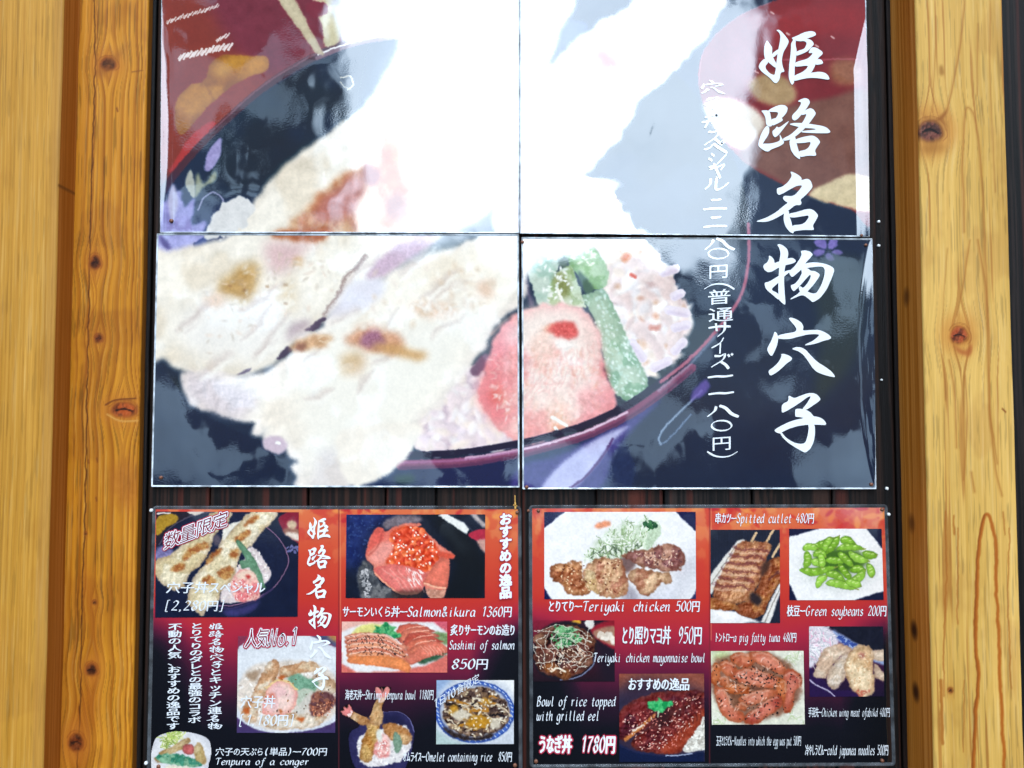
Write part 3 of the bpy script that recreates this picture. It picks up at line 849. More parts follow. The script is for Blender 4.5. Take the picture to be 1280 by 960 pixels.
# ------------------------------------------------------------------ backgrounds of the two menu sheets
def menu_bg(split):
    def fn(k):
        x, y = k.X, k.Y
        left = x < split
        t = (y - 634) / 326
        w = (x - np.where(left, x.min(), split)) / np.where(left, split - x.min(), x.max() - split)
        wob = (fbm(x / 60, y / 60, 3) - 0.5) * 0.10
        side = np.where(left, 0.34 * np.clip(0.28 - w, 0, 1) / .28, 0.42 * np.clip(w - 0.72, 0, 1) / .28)
        tt = np.clip(t + wob + side * sstep(t, 0.3, 0.6), 0, 1.2)
        stops = [0.0, 0.18, 0.36, 0.50, 0.64, 0.76, 0.86, 1.2]
        cs = np.array([(234, 122, 78), (220, 80, 55), (206, 56, 48), (180, 40, 66), (104, 26, 60), (42, 20, 42), (14, 16, 28), (8, 11, 19)], float)
        for i in range(3):
            k.C[..., i] = np.interp(tt, stops, cs[:, i])
        lf = fbm(x / 26, y / 22, 8)
        m = sstep(lf, .5, .62) * np.clip(1 - t / .4, 0, 1) * .55
        k.C += (np.array((206, 44, 52)) - k.C) * m[..., None]
        m = sstep(fbm(x / 18, y / 26, 15), .58, .7) * np.clip(1 - t / .3, 0, 1) * .5
        k.C += (np.array((248, 176, 110)) - k.C) * m[..., None]
        # maple leaves along the top
        r = np.random.default_rng(4)
        for hx in (x.min() + 60, x.min() + 250, split + 40, split + 130, split + 200):
            for q in range(7):
                a0 = r.uniform(0, 6.28)
                L = r.uniform(12, 26)
                cx, cy = hx + r.uniform(-30, 30), 640 + r.uniform(-6, 14)
                ex, ey = cx + L * math.cos(a0), cy + L * math.sin(a0) * .7
                nx, ny = -math.sin(a0) * L * .16, math.cos(a0) * L * .16
                col = [(214, 52, 50), (240, 130, 60), (196, 40, 56), (250, 160, 84)][r.integers(4)]
                k.p([(cx, cy), ((cx + ex) / 2 + nx, (cy + ey) / 2 + ny), (ex, ey), ((cx + ex) / 2 - nx, (cy + ey) / 2 - ny)], col, soft=.5, a=.75)
        k.line([(split, 620), (split, 970)], 1.6, (120, 40, 50), soft=.4, a=.55)
        k.line([(split + 2, 620), (split + 2, 800)], 1.2, (250, 170, 120), soft=.4, a=.5)
    return fn


# ------------------------------------------------------------------ dish photographs on the menus
def fried(k, pts, col=(196, 140, 92), c2=(160, 96, 60), lump=34, sc=26, w=12, rim=.5, seed=1, tex=16, cs=60):
    k.p(pts, col, w=w, ws=24, soft=.4, tex=tex, ts=14, c2=c2, cs=cs, cw=.12, lump=(lump, sc), rim=(rim, 24), rimcol=(96, 54, 34), seed=seed)


def shreds(k, poly, n, ln, wd, cols, seed):
    r = np.random.default_rng(seed)
    P = np.asarray(poly, float)
    c = P.mean(0)
    for i in range(n):
        a, b = r.uniform(0, 1, 2)
        q = P[r.integers(len(P))] * a + c * (1 - a)
        q = q + r.uniform(-ln * .3, ln * .3, 2)
        th = r.uniform(0, 6.28)
        d = np.array((math.cos(th), math.sin(th))) * ln * r.uniform(.4, 1) / 2
        nrm = np.array((-d[1], d[0])) * r.uniform(-.5, .5)
        k.line([q - d, q + nrm, q + d], wd * r.uniform(.6, 1.2), cols[r.integers(len(cols))], soft=.3, n=4)


def dish_special(k):
    k.frame(180, 625, 5.224)
    k.fill((22, 32, 60), 6, 80)
    k.p([(60, 60), (420, 60), (200, 160), (120, 270), (60, 360)], (40, 34, 50), soft=2)
    k.p([(80, 130), (150, 90), (215, 100), (215, 140), (150, 180), (100, 225), (80, 220)], (178, 142, 48), w=4, tex=12, soft=.5)
    k.line([(90, 90), (170, 84)], 10, (225, 215, 210), soft=.5)
    k.p([(880, 130), (910, 90), (1020, 70), (1020, 280), (960, 245), (905, 195)], (140, 34, 60), soft=.5)
    k.p([(905, 200), (950, 180), (1020, 200), (1020, 275), (960, 245)], (150, 106, 92), soft=1)
    k.p([(935, 150), (970, 130), (1000, 160), (975, 190), (940, 180)], (214, 190, 160), soft=.8, tex=14)
    k.p([(920, 215), (1000, 220), (1010, 270), (950, 240)], (235, 222, 210), soft=1)
    bowl = [(80, 330), (160, 190), (280, 120), (420, 80), (620, 66), (800, 150), (900, 260), (945, 370), (930, 450), (860, 560), (740, 640), (600, 690), (480, 690), (200, 650), (70, 520)]
    k.p(bowl, (26, 36, 66), soft=.5, tex=6, rim=(.2, 40), rimcol=(14, 18, 40))
    k.line([(100, 290), (170, 185), (290, 112), (420, 76)], 8, (80, 74, 92), soft=.6)
    k.line([(780, 160), (880, 250), (942, 370), (925, 460), (850, 570), (740, 640), (600, 684), (480, 690)], 6, (150, 110, 140), soft=.5)
    k.line([(840, 580), (740, 650), (600, 700), (500, 706)], 10, (60, 50, 90), soft=.8)
    k.p([(520, 720), (640, 700), (760, 660), (680, 740), (560, 760)], (74, 70, 130), soft=2, a=.8)
    k.p([(80, 330), (130, 300), (190, 330), (160, 390), (80, 390)], (130, 126, 176), soft=1.5, tex=24, ts=16)
    k.dots([(930, 300), (1010, 300), (1010, 345), (930, 345)], 12, 24, 14, [(110, 112, 160)], seed=3)
    rice = [(690, 310), (740, 330), (790, 400), (830, 470), (820, 520), (780, 560), (700, 640), (580, 670), (500, 660), (520, 560), (640, 400)]
    k.p(rice, (224, 212, 214), w=8, soft=.4, tex=16)
    k.dots(rice, 150, 26, 12, [(246, 240, 240), (214, 196, 200), (234, 220, 214)], seed=5)
    k.p([(270, 60), (420, 60), (330, 100)], (216, 206, 196), w=5, soft=.5)
    fried(k, [(640, 130), (690, 80), (860, 70), (850, 130), (770, 210), (720, 280), (640, 340), (620, 400), (600, 480), (560, 540), (500, 600), (480, 670), (400, 720), (380, 755), (330, 720),
              (280, 650), (330, 500), (420, 400), (480, 330), (500, 270)], (222, 208, 172), (240, 232, 208), 24, 20, 9, .3, 2)
    fried(k, [(430, 90), (560, 64), (560, 130), (470, 220), (440, 300), (390, 400), (300, 480), (270, 560), (200, 590), (120, 550), (78, 500), (78, 400), (160, 360), (280, 270), (360, 190)],
          (216, 200, 160), (236, 226, 198), 24, 20, 9, .3, 3)
    k.p([(450, 250), (480, 220), (500, 270), (470, 300)], (90, 84, 100), soft=1)
    k.p([(520, 180), (590, 150), (630, 140), (560, 210), (520, 270)], (236, 232, 222), w=4, soft=.6)
    for P_ in ([(250, 380), (290, 320), (400, 270), (420, 310), (330, 350), (260, 400)], [(165, 450), (220, 410), (270, 420), (250, 460), (180, 465)],
               [(400, 410), (440, 350), (510, 310), (500, 340), (420, 415)], [(655, 160), (700, 110), (745, 100), (740, 130), (670, 170)],
               [(480, 470), (560, 430), (585, 470), (540, 520), (490, 500)], [(380, 510), (440, 490), (470, 540), (400, 550)], [(590, 250), (680, 190), (690, 220), (620, 280)],
               [(570, 330), (620, 320), (600, 380), (560, 370)]):
        k.p(P_, (160, 92, 48), w=10, ws=16, soft=1, tex=18, ts=10, c2=(196, 144, 84), cs=30, a=.9)
    k.p([(600, 275), (620, 262), (690, 340), (740, 420), (790, 560), (770, 570), (700, 470), (690, 440), (640, 450), (625, 400), (660, 380)], (110, 152, 124), w=4, soft=.5, tex=18, ts=14,
        rim=(.4, 12), rimcol=(50, 90, 66))
    k.p([(580, 510), (620, 460), (680, 455), (730, 490), (760, 570), (750, 640), (680, 660), (610, 660), (570, 600), (565, 550)], (226, 130, 134), w=5, soft=.5, tex=18, ts=14, c2=(240, 190, 180), cs=40)
    k.p([(590, 500), (640, 460), (700, 462), (730, 500), (660, 520)], (240, 214, 196), soft=1.4)
    k.p([(665, 490), (695, 490), (690, 515), (670, 510)], (190, 60, 60), soft=.8)
    k.dots([(570, 520), (750, 520), (740, 640), (600, 650)], 40, 14, 6, [(255, 240, 236), (206, 90, 96)], seed=8)


def dish_white_bowl(k):
    k.frame(180, 780, 5.224)
    k.C[:] = (150, 60, 84)
    t = np.clip(k.y / 730, 0, 1)[..., None]
    k.C += (np.array((70, 60, 110)) - k.C) * t
    k.p([(1030, -20), (1280, -20), (1280, 160), (1200, 120), (1080, 70)], (90, 96, 130), soft=1.5, tex=20, ts=40)
    k.p([(1180, 30), (1270, 20), (1270, 110), (1220, 100)], (190, 140, 90), soft=2)
    k.p([(540, 400), (600, 180), (720, 90), (860, 60), (1050, 70), (1200, 130), (1300, 220), (1300, 560), (1240, 640), (1100, 690), (900, 712), (740, 690), (620, 620), (560, 540)],
        (226, 232, 240), soft=.6, tex=5, rim=(.18, 50), rimcol=(150, 160, 200))
    k.p([(610, 420), (660, 320), (720, 270), (900, 240), (1100, 250), (1250, 340), (1260, 560), (1150, 650), (900, 690), (720, 660), (620, 560)], (226, 216, 206), w=12, soft=1.5, tex=20, ts=24)
    k.dots([(610, 420), (720, 270), (1100, 250), (1260, 400), (1250, 560), (900, 690), (640, 580)], 240, 34, 14, [(250, 248, 246), (216, 204, 196), (236, 226, 216)], seed=3)
    fried(k, [(700, 460), (760, 340), (820, 240), (870, 240), (880, 320), (840, 400), (760, 520), (730, 640), (660, 640), (640, 560)], (234, 220, 198), (204, 160, 122), 24, 26, 10, .25, 4, cs=60)
    fried(k, [(880, 290), (980, 260), (1110, 240), (1130, 300), (1000, 330), (900, 350)], (232, 208, 176), (206, 160, 120), 28, 26, 9, .25, 6, cs=50)
    fried(k, [(1120, 330), (1240, 360), (1255, 450), (1150, 470), (1080, 420)], (226, 214, 196), (202, 170, 136), 20, 20, 9, .3, 7)
    fried(k, [(780, 600), (960, 580), (1180, 600), (1120, 670), (900, 690), (780, 660)], (232, 222, 206), (206, 170, 130), 24, 20, 9, .2, 8)
    k.p([(670, 330), (760, 300), (720, 380)], (150, 124, 100), w=8, soft=1.5, a=.8)
    k.p([(1100, 450), (1180, 440), (1250, 480), (1240, 530), (1160, 600), (1090, 590), (1080, 520)], (104, 66, 70), w=9, soft=.8, tex=24, ts=14, c2=(150, 96, 80), cs=24)
    k.dots([(1100, 520), (1250, 500), (1200, 600), (1080, 600)], 50, 16, 8, [(206, 130, 100), (226, 170, 140), (110, 60, 50)], seed=4)
    k.p([(940, 360), (1000, 325), (1060, 350), (1140, 380), (1110, 440), (1050, 420), (1010, 440)], (120, 164, 140), w=6, soft=.8, tex=24, ts=14)
    k.p([(1010, 440), (1110, 430), (1060, 480), (1030, 540), (1000, 520)], (184, 196, 180), w=5, soft=.8, tex=18)
    k.p([(1080, 450), (1100, 440), (1060, 560), (1010, 590), (990, 560)], (210, 206, 198), w=5, soft=.8)
    k.p([(790, 470), (810, 400), (860, 372), (930, 375), (1000, 430), (1000, 500), (960, 570), (880, 600), (790, 590), (770, 560)], (236, 196, 196), w=6, soft=.5, tex=12, rim=(.5, 24),
        rimcol=(220, 120, 100), c2=(244, 214, 206), cs=50)
    k.line([(800, 420), (860, 372), (930, 374), (1000, 428)], 14, (236, 206, 150), soft=.8, w=4)
    k.p([(820, 460), (850, 450), (850, 500), (810, 500)], (204, 110, 90), w=6, soft=1.5)
    k.dots([(640, 380), (1200, 280), (1240, 600), (800, 680)], 36, 12, 8, [(110, 80, 60), (70, 60, 50), (180, 120, 70)], seed=5)
    for P_ in ([(870, 345), (920, 335), (900, 365)], [(645, 560), (690, 545), (680, 590)], [(1000, 615), (1050, 610), (1030, 640)], [(880, 560), (900, 560), (890, 590)]):
        k.p(P_, (190, 100, 50), w=5, soft=1.2)


def dish_conger(k):
    k.frame(180, 780, 5.224)
    k.C[:] = (20, 26, 44)
    k.p([(50, 790), (90, 730), (200, 700), (330, 712), (420, 750), (440, 830), (425, 910), (380, 960), (60, 960), (40, 880)], (226, 228, 234), soft=.6, rim=(.2, 30), rimcol=(150, 154, 180))
    shreds(k, [(110, 760), (160, 710), (230, 705), (260, 730), (210, 790), (130, 800)], 110, 60, 7, [(206, 220, 140), (176, 200, 110), (232, 236, 190), (146, 170, 90)], 3)
    fried(k, [(90, 840), (180, 800), (270, 750), (300, 760), (260, 810), (150, 860)], (222, 206, 160), (200, 176, 120), 20, 18, 7, .3, 5)
    fried(k, [(70, 870), (120, 860), (140, 890), (90, 905)], (206, 186, 140), (180, 150, 100), 20, 16, 6, .3, 6)
    k.p([(250, 810), (280, 785), (325, 795), (330, 835), (300, 855), (260, 845)], (206, 110, 110), w=5, soft=.6, tex=18, ts=14, rim=(.3, 14))
    fried(k, [(330, 800), (370, 780), (400, 860), (400, 920), (340, 900)], (226, 214, 170), (206, 186, 130), 18, 18, 6, .3, 7)
    k.p([(75, 862), (150, 848), (240, 852), (320, 880), (385, 920), (330, 935), (220, 925), (120, 905)], (64, 140, 116), w=8, soft=.6, tex=28, ts=18, c2=(130, 180, 150), cs=30)
    k.p([(150, 925), (250, 930), (340, 940), (330, 970), (160, 970)], (236, 232, 214), w=6, soft=.6, tex=12)


def dish_ikura(k):
    k.frame(415, 625, 5.224)
    k.fill((20, 30, 52), 8, 60)
    k.p([(90, 80), (420, 80), (330, 140), (230, 260), (190, 420), (90, 420)], (28, 46, 104), soft=8, tex=18, ts=40)
    k.dots([(100, 100), (340, 100), (200, 380), (100, 360)], 60, 12, 8, [(70, 96, 150)], a=.6, soft=.8, seed=2)
    k.p([(640, 110), (820, 160), (950, 280), (1000, 420), (960, 650), (720, 650), (800, 400)], (14, 24, 34), soft=6)
    k.line([(700, 85), (860, 150), (960, 260), (1000, 330)], 8, (84, 90, 110), soft=1.2, a=.7)
    k.p([(340, 140), (420, 105), (560, 100), (580, 140), (480, 170), (350, 190)], (124, 114, 124), w=10, soft=1.5, tex=22, ts=16)
    k.p([(900, 85), (1005, 85), (1005, 180), (960, 150)], (190, 180, 180), soft=.8)
    k.p([(940, 85), (1005, 85), (1005, 150)], (40, 40, 60), soft=.8)
    k.p([(695, 100), (740, 85), (860, 150), (895, 190), (880, 225), (830, 195), (760, 145)], (236, 238, 236), w=3, soft=.5, smooth=False)
    k.p([(890, 230), (930, 200), (1005, 195), (1005, 300), (940, 265)], (186, 50, 76), soft=.6)
    k.p([(945, 270), (1005, 262), (1005, 350)], (206, 160, 150), soft=1)
    k.p([(200, 400), (260, 420), (300, 520), (400, 600), (420, 645), (210, 645), (170, 560), (168, 480)], (116, 118, 122), w=9, soft=1.2, tex=20, ts=20, c2=(70, 74, 82), cs=40)
    k.dots([(180, 470), (230, 450), (260, 630), (220, 640)], 60, 22, 12, [(206, 206, 210), (150, 152, 158)], seed=4)
    base = [(265, 210), (320, 180), (350, 205), (420, 170), (500, 150), (585, 158), (560, 185), (640, 230), (700, 290), (760, 330), (805, 362), (790, 385), (765, 380), (765, 470), (750, 570), (720, 640), (640, 640),
            (600, 560), (560, 610), (450, 615), (370, 560), (280, 490), (270, 430), (218, 360)]
    k.p(base, (226, 118, 104), w=4, soft=.5, tex=10, ts=40, c2=(238, 146, 128), cs=80, rim=(.25, 20), rimcol=(160, 60, 50))
    k.p([(265, 215), (320, 185), (345, 225), (310, 280), (250, 330), (225, 350)], (224, 100, 90), soft=1, a=.9)
    k.p([(240, 380), (320, 290), (390, 270), (410, 320), (350, 400), (300, 420)], (240, 162, 152), soft=3, a=.9, tex=10)
    k.line([(330, 210), (300, 300), (240, 360)], 7, (170, 70, 66), soft=1.5, a=.7)
    ik = [(380, 230), (430, 180), (520, 170), (600, 200), (670, 290), (700, 340), (660, 420), (600, 470), (520, 450), (440, 420), (350, 410), (400, 320)]
    k.p(ik, (222, 84, 52), w=6, soft=1, tex=22, ts=20)
    k.dots(ik, 130, 40, 38, [(236, 100, 60), (224, 78, 46), (244, 124, 78), (206, 66, 44)], soft=.25, shade=-34, seed=6)
    k.dots(ik, 60, 13, 11, [(255, 232, 214), (255, 246, 240)], soft=.4, seed=7)
    k.p([(275, 460), (340, 430), (460, 425), (620, 480), (600, 560), (560, 610), (450, 615), (370, 565)], (234, 130, 124), w=3, soft=.7, tex=10, ts=30, rim=(.35, 26), rimcol=(190, 70, 66))
    for o_ in range(5):
        k.line([(330 + o_ * 50, 450 + o_ * 4), (420 + o_ * 40, 520 + o_ * 10), (480 + o_ * 30, 600)], 5, (246, 186, 172), soft=1.2, a=.7)
    k.dots([(480, 450), (600, 470), (570, 560), (500, 560)], 40, 26, 6, [(255, 236, 232)], ang=60, soft=.6, seed=8)
    k.line([(278, 478), (370, 562), (450, 612), (555, 608)], 10, (246, 168, 140), soft=.8)
    k.p([(640, 470), (690, 400), (765, 380), (765, 480), (745, 570), (700, 560), (600, 550), (610, 510)], (232, 124, 104), w=3, soft=.7, tex=10, ts=26, rim=(.2, 18))
    k.line([(604, 545), (690, 570), (740, 575)], 12, (250, 190, 160), soft=.8)
    k.p([(615, 580), (700, 585), (740, 585), (725, 640), (640, 640)], (206, 150, 130), w=6, soft=.6, tex=30, ts=14)
    k.p([(690, 345), (760, 345), (804, 368), (780, 384), (700, 370)], (216, 90, 70), soft=1)
    k.p([(400, 600), (600, 590), (560, 650), (420, 650)], (60, 46, 44), soft=2, a=.7)


def dish_sashimi(k):
    k.frame(415, 770, 5.053)
    k.C[:] = (222, 120, 110)
    k.p([(62, 35), (400, 35), (250, 70), (100, 130), (62, 150)], (236, 188, 176), soft=4)
    k.p([(560, 35), (740, 35), (740, 110)], (214, 100, 120), soft=6)
    k.p([(60, 100), (180, 55), (400, 40), (640, 40), (735, 110), (735, 240), (600, 310), (400, 350), (160, 357), (62, 300)], (240, 240, 242), soft=1, rim=(.15, 30), rimcol=(190, 190, 206), smooth=False)
    k.p([(120, 120), (180, 60), (260, 50), (330, 60), (250, 120), (170, 160)], (226, 222, 140), w=3, soft=.8, tex=12)
    k.p([(620, 110), (735, 110), (730, 180), (640, 150)], (130, 156, 110), w=8, soft=1, tex=20)
    k.p([(540, 290), (640, 230), (735, 215), (700, 260), (600, 295)], (60, 96, 74), w=8, soft=.8, tex=20)
    r = np.random.default_rng(5)
    for i, (x_, y_) in enumerate(((400, 60), (430, 85), (455, 115), (470, 150), (480, 190))):
        k.p([(x_, y_ + 60), (x_ + 30, y_), (x_ + 130, y_ - 10), (x_ + 220, y_ + 20 + i * 8), (x_ + 250, y_ + 40 + i * 6), (x_ + 150, y_ + 60), (x_ + 40, y_ + 110)],
            [(214, 110, 90), (226, 132, 108), (206, 96, 80), (222, 120, 96), (226, 130, 104)][i], w=5, soft=.6, tex=14, rim=(.4, 12), rimcol=(110, 50, 50), seed=i)
        k.line([(x_ + 20, y_ + 85), (x_ + 70, y_ + 45), (x_ + 190, y_ + 30 + i * 6)], 8, (84, 54, 60), soft=.7, w=5, a=.9)
        k.line([(x_ + 30, y_ + 70), (x_ + 80, y_ + 20), (x_ + 180, y_ + 5)], 6, (246, 190, 168), soft=.7, w=4)
    k.p([(470, 260), (560, 200), (640, 160), (720, 190), (725, 230), (640, 250), (560, 280), (490, 310), (460, 290)], (226, 128, 108), w=5, soft=.6, tex=12, rim=(.3, 14), rimcol=(150, 70, 60))
    for i in range(6):
        k.line([(560 + i * 26, 190 + i), (600 + i * 22, 225), (610 + i * 20, 250)], 4, (246, 186, 166), soft=.8, a=.8)
    k.p([(232, 125), (280, 80), (265, 60), (310, 65), (340, 40), (370, 60), (410, 70), (390, 90), (440, 120), (400, 140), (340, 120), (290, 125)], (40, 140, 88), w=6, ws=10, soft=.5, tex=22, c2=(96, 180, 120),
        cs=26)
    for i in range(6):
        y0 = 120 + i * 27
        k.p([(80 + i * 4, y0 + 10), (180, y0 - 15 + i * 3), (330, y0 - 5 + i * 3), (420 + i * 10, y0 + 50), (490, y0 + 80 + i * 5), (440, y0 + 90), (260, y0 + 45), (120, y0 + 45)],
            [(232, 158, 132), (224, 136, 112), (238, 166, 130), (220, 132, 106), (236, 160, 118), (238, 150, 96)][i], w=5, ws=30, soft=.6, tex=12, rim=(.35, 12), rimcol=(140, 66, 54), seed=i)
        k.line([(95 + i * 5, y0 + 14), (200, y0 - 4), (330, y0 + 4), (440, y0 + 62)], 6, (252, 214, 196), soft=.7, w=4)
    k.dots([(80, 130), (300, 120), (420, 180), (470, 260), (120, 240)], 110, 16, 6, [(90, 60, 56), (120, 80, 70), (70, 50, 52)], seed=6)
    k.p([(110, 260), (250, 250), (400, 260), (480, 300), (490, 345), (430, 335), (300, 318), (160, 300)], (236, 146, 92), w=4, soft=.6, tex=12, rim=(.25, 14), rimcol=(170, 80, 50))


def dish_omelet(k):
    k.frame(415, 770, 5.053)
    k.C[:] = (206, 214, 226)
    k.p([(655, 400), (760, 400), (690, 470), (655, 560)], (150, 176, 214), soft=3)
    k.p([(655, 720), (760, 780), (860, 815), (655, 815)], (178, 200, 200), soft=3)
    k.p([(1000, 400), (1160, 400), (1160, 520), (1100, 440)], (236, 240, 244), soft=2)
    el = lambda cx, cy, rx, ry: [(cx + rx * math.cos(t), cy + ry * math.sin(t)) for t in np.linspace(0, 2 * math.pi, 26)[:-1]]
    k.p(el(902, 606, 252, 196), (36, 70, 156), soft=.6)
    k.p(el(902, 606, 244, 188), (74, 110, 190), soft=.6)
    for i in range(44):
        t = i / 44 * 6.283
        cx, cy = 902 + 236 * math.cos(t), 604 + 181 * math.sin(t)
        k.line([(cx - 5, cy - 5), (cx + 5, cy + 5)], 6, (206, 220, 244), soft=.5)
    k.p(el(902, 604, 228, 173), (30, 54, 130), soft=.6)
    k.p(el(902, 603, 222, 167), (182, 190, 206), soft=.8)
    food = [(700, 590), (740, 500), (830, 450), (920, 450), (1020, 470), (1100, 540), (1125, 610), (1100, 680), (1010, 740), (900, 765), (800, 740), (720, 680)]
    k.p(food, (76, 58, 54), w=16, ws=30, soft=.6, tex=34, ts=20, c2=(138, 112, 92), cs=26, lump=(30, 20))
    k.p([(700, 700), (800, 740), (900, 768), (1010, 742), (1000, 770), (880, 790), (760, 760)], (54, 44, 44), w=8, soft=1, tex=18)
    r = np.random.default_rng(9)
    for i in range(46):
        t = r.uniform(0, 6.28)
        q = r.uniform(.1, .95)
        cx, cy = 905 + 195 * q * math.cos(t), 608 + 140 * q * math.sin(t)
        L = r.uniform(20, 56)
        an = r.uniform(-.5, .5) + .25
        k.line([(cx - L * math.cos(an), cy - L * math.sin(an)), (cx, cy - 8), (cx + L * math.cos(an), cy + L * math.sin(an))], r.uniform(6, 15),
               [(36, 30, 36), (226, 214, 192), (176, 150, 120), (206, 190, 166), (60, 44, 40), (180, 126, 50)][r.integers(6)], soft=.7, w=6)
    for P_ in ([(870, 640), (960, 620), (1010, 680), (940, 710), (860, 700)], [(740, 580), (790, 560), (790, 610), (750, 620)], [(950, 520), (1010, 530), (990, 560), (950, 550)]):
        k.p(P_, (196, 142, 40), w=10, soft=1.4, tex=24, a=.9)
    k.dots(food, 90, 16, 10, [(246, 240, 224), (230, 214, 180)], soft=.6, seed=10)
    for P_ in ([(1000, 660), (1050, 650), (1060, 700), (1010, 715)], [(760, 610), (830, 590), (860, 640), (790, 660)]):
        k.p(P_, (222, 214, 196), w=8, soft=1, a=.9, tex=14)


def dish_shrimp(k):
    k.frame(415, 770, 5.053)
    bow = [(105, 800), (110, 740), (170, 690), (230, 640), (330, 600), (420, 605), (490, 650), (520, 730), (510, 830), (480, 920), (430, 980), (180, 980), (120, 900)]
    k.p(bow, (54, 52, 96), soft=.5, tex=8, rim=(.25, 30), rimcol=(24, 24, 56))
    k.line([(300, 605), (420, 604), (490, 650), (519, 730)], 7, (112, 112, 160), soft=.6)
    k.p([(330, 630), (420, 630), (480, 690), (470, 720), (340, 700)], (38, 38, 74), soft=2)
    rice = [(160, 800), (180, 760), (240, 730), (440, 690), (480, 720), (505, 790), (470, 880), (400, 930), (260, 950), (180, 920)]
    k.p(rice, (232, 230, 232), w=10, soft=.6, tex=14)
    k.dots(rice, 130, 24, 12, [(252, 250, 250), (214, 208, 212)], seed=3)
    fried(k, [(320, 690), (400, 680), (480, 720), (505, 760), (480, 810), (400, 800), (350, 760)], (216, 178, 130), (190, 136, 84), 36, 20, 10, .3, 5)
    fried(k, [(250, 640), (320, 600), (300, 700), (300, 760), (270, 860), (220, 930), (170, 890), (190, 790), (220, 700)], (214, 176, 112), (178, 124, 60), 40, 18, 9, .35, 6)
    fried(k, [(275, 540), (320, 530), (325, 620), (310, 690), (250, 690), (235, 640)], (222, 186, 138), (196, 144, 90), 36, 18, 8, .3, 7)
    fried(k, [(110, 620), (140, 605), (230, 640), (240, 680), (190, 690), (130, 655)], (226, 196, 156), (200, 150, 100), 34, 18, 8, .3, 8)
    k.p([(290, 545), (315, 490), (360, 480), (330, 540)], (236, 200, 180), w=5, soft=.6)
    for P_ in ([(275, 450), (300, 455), (320, 500), (300, 520)], [(310, 440), (325, 470), (325, 510)], [(345, 445), (365, 470), (330, 515), (320, 500)], [(280, 460), (260, 500), (300, 520)]):
        k.p(P_, (232, 150, 146), w=4, soft=.5, tex=12)
    for P_ in ([(55, 605), (95, 590), (130, 610), (110, 630)], [(100, 555), (125, 580), (135, 610), (105, 600)], [(60, 620), (95, 610), (110, 640), (80, 630)], [(70, 575), (100, 580), (120, 610), (90, 610)]):
        k.p(P_, (232, 140, 140), w=4, soft=.5, tex=12)
    k.dots([(90, 600), (130, 600), (120, 640), (90, 630)], 12, 16, 6, [(255, 230, 226)], seed=9)
    k.p([(290, 770), (330, 740), (370, 800), (360, 880), (300, 900), (260, 860)], (226, 148, 146), w=8, soft=.8, tex=18, c2=(240, 196, 190), cs=30)
    k.p([(280, 730), (310, 720), (320, 780), (290, 790)], (226, 230, 222), w=6, soft=.8)
    k.p([(385, 760), (405, 730), (440, 780), (430, 850), (400, 860)], (130, 160, 140), w=5, soft=.7, tex=18, rim=(.3, 10), rimcol=(70, 100, 84))
    k.dots([(300, 780), (360, 800), (340, 880), (290, 880)], 20, 14, 8, [(255, 240, 236)], seed=11)


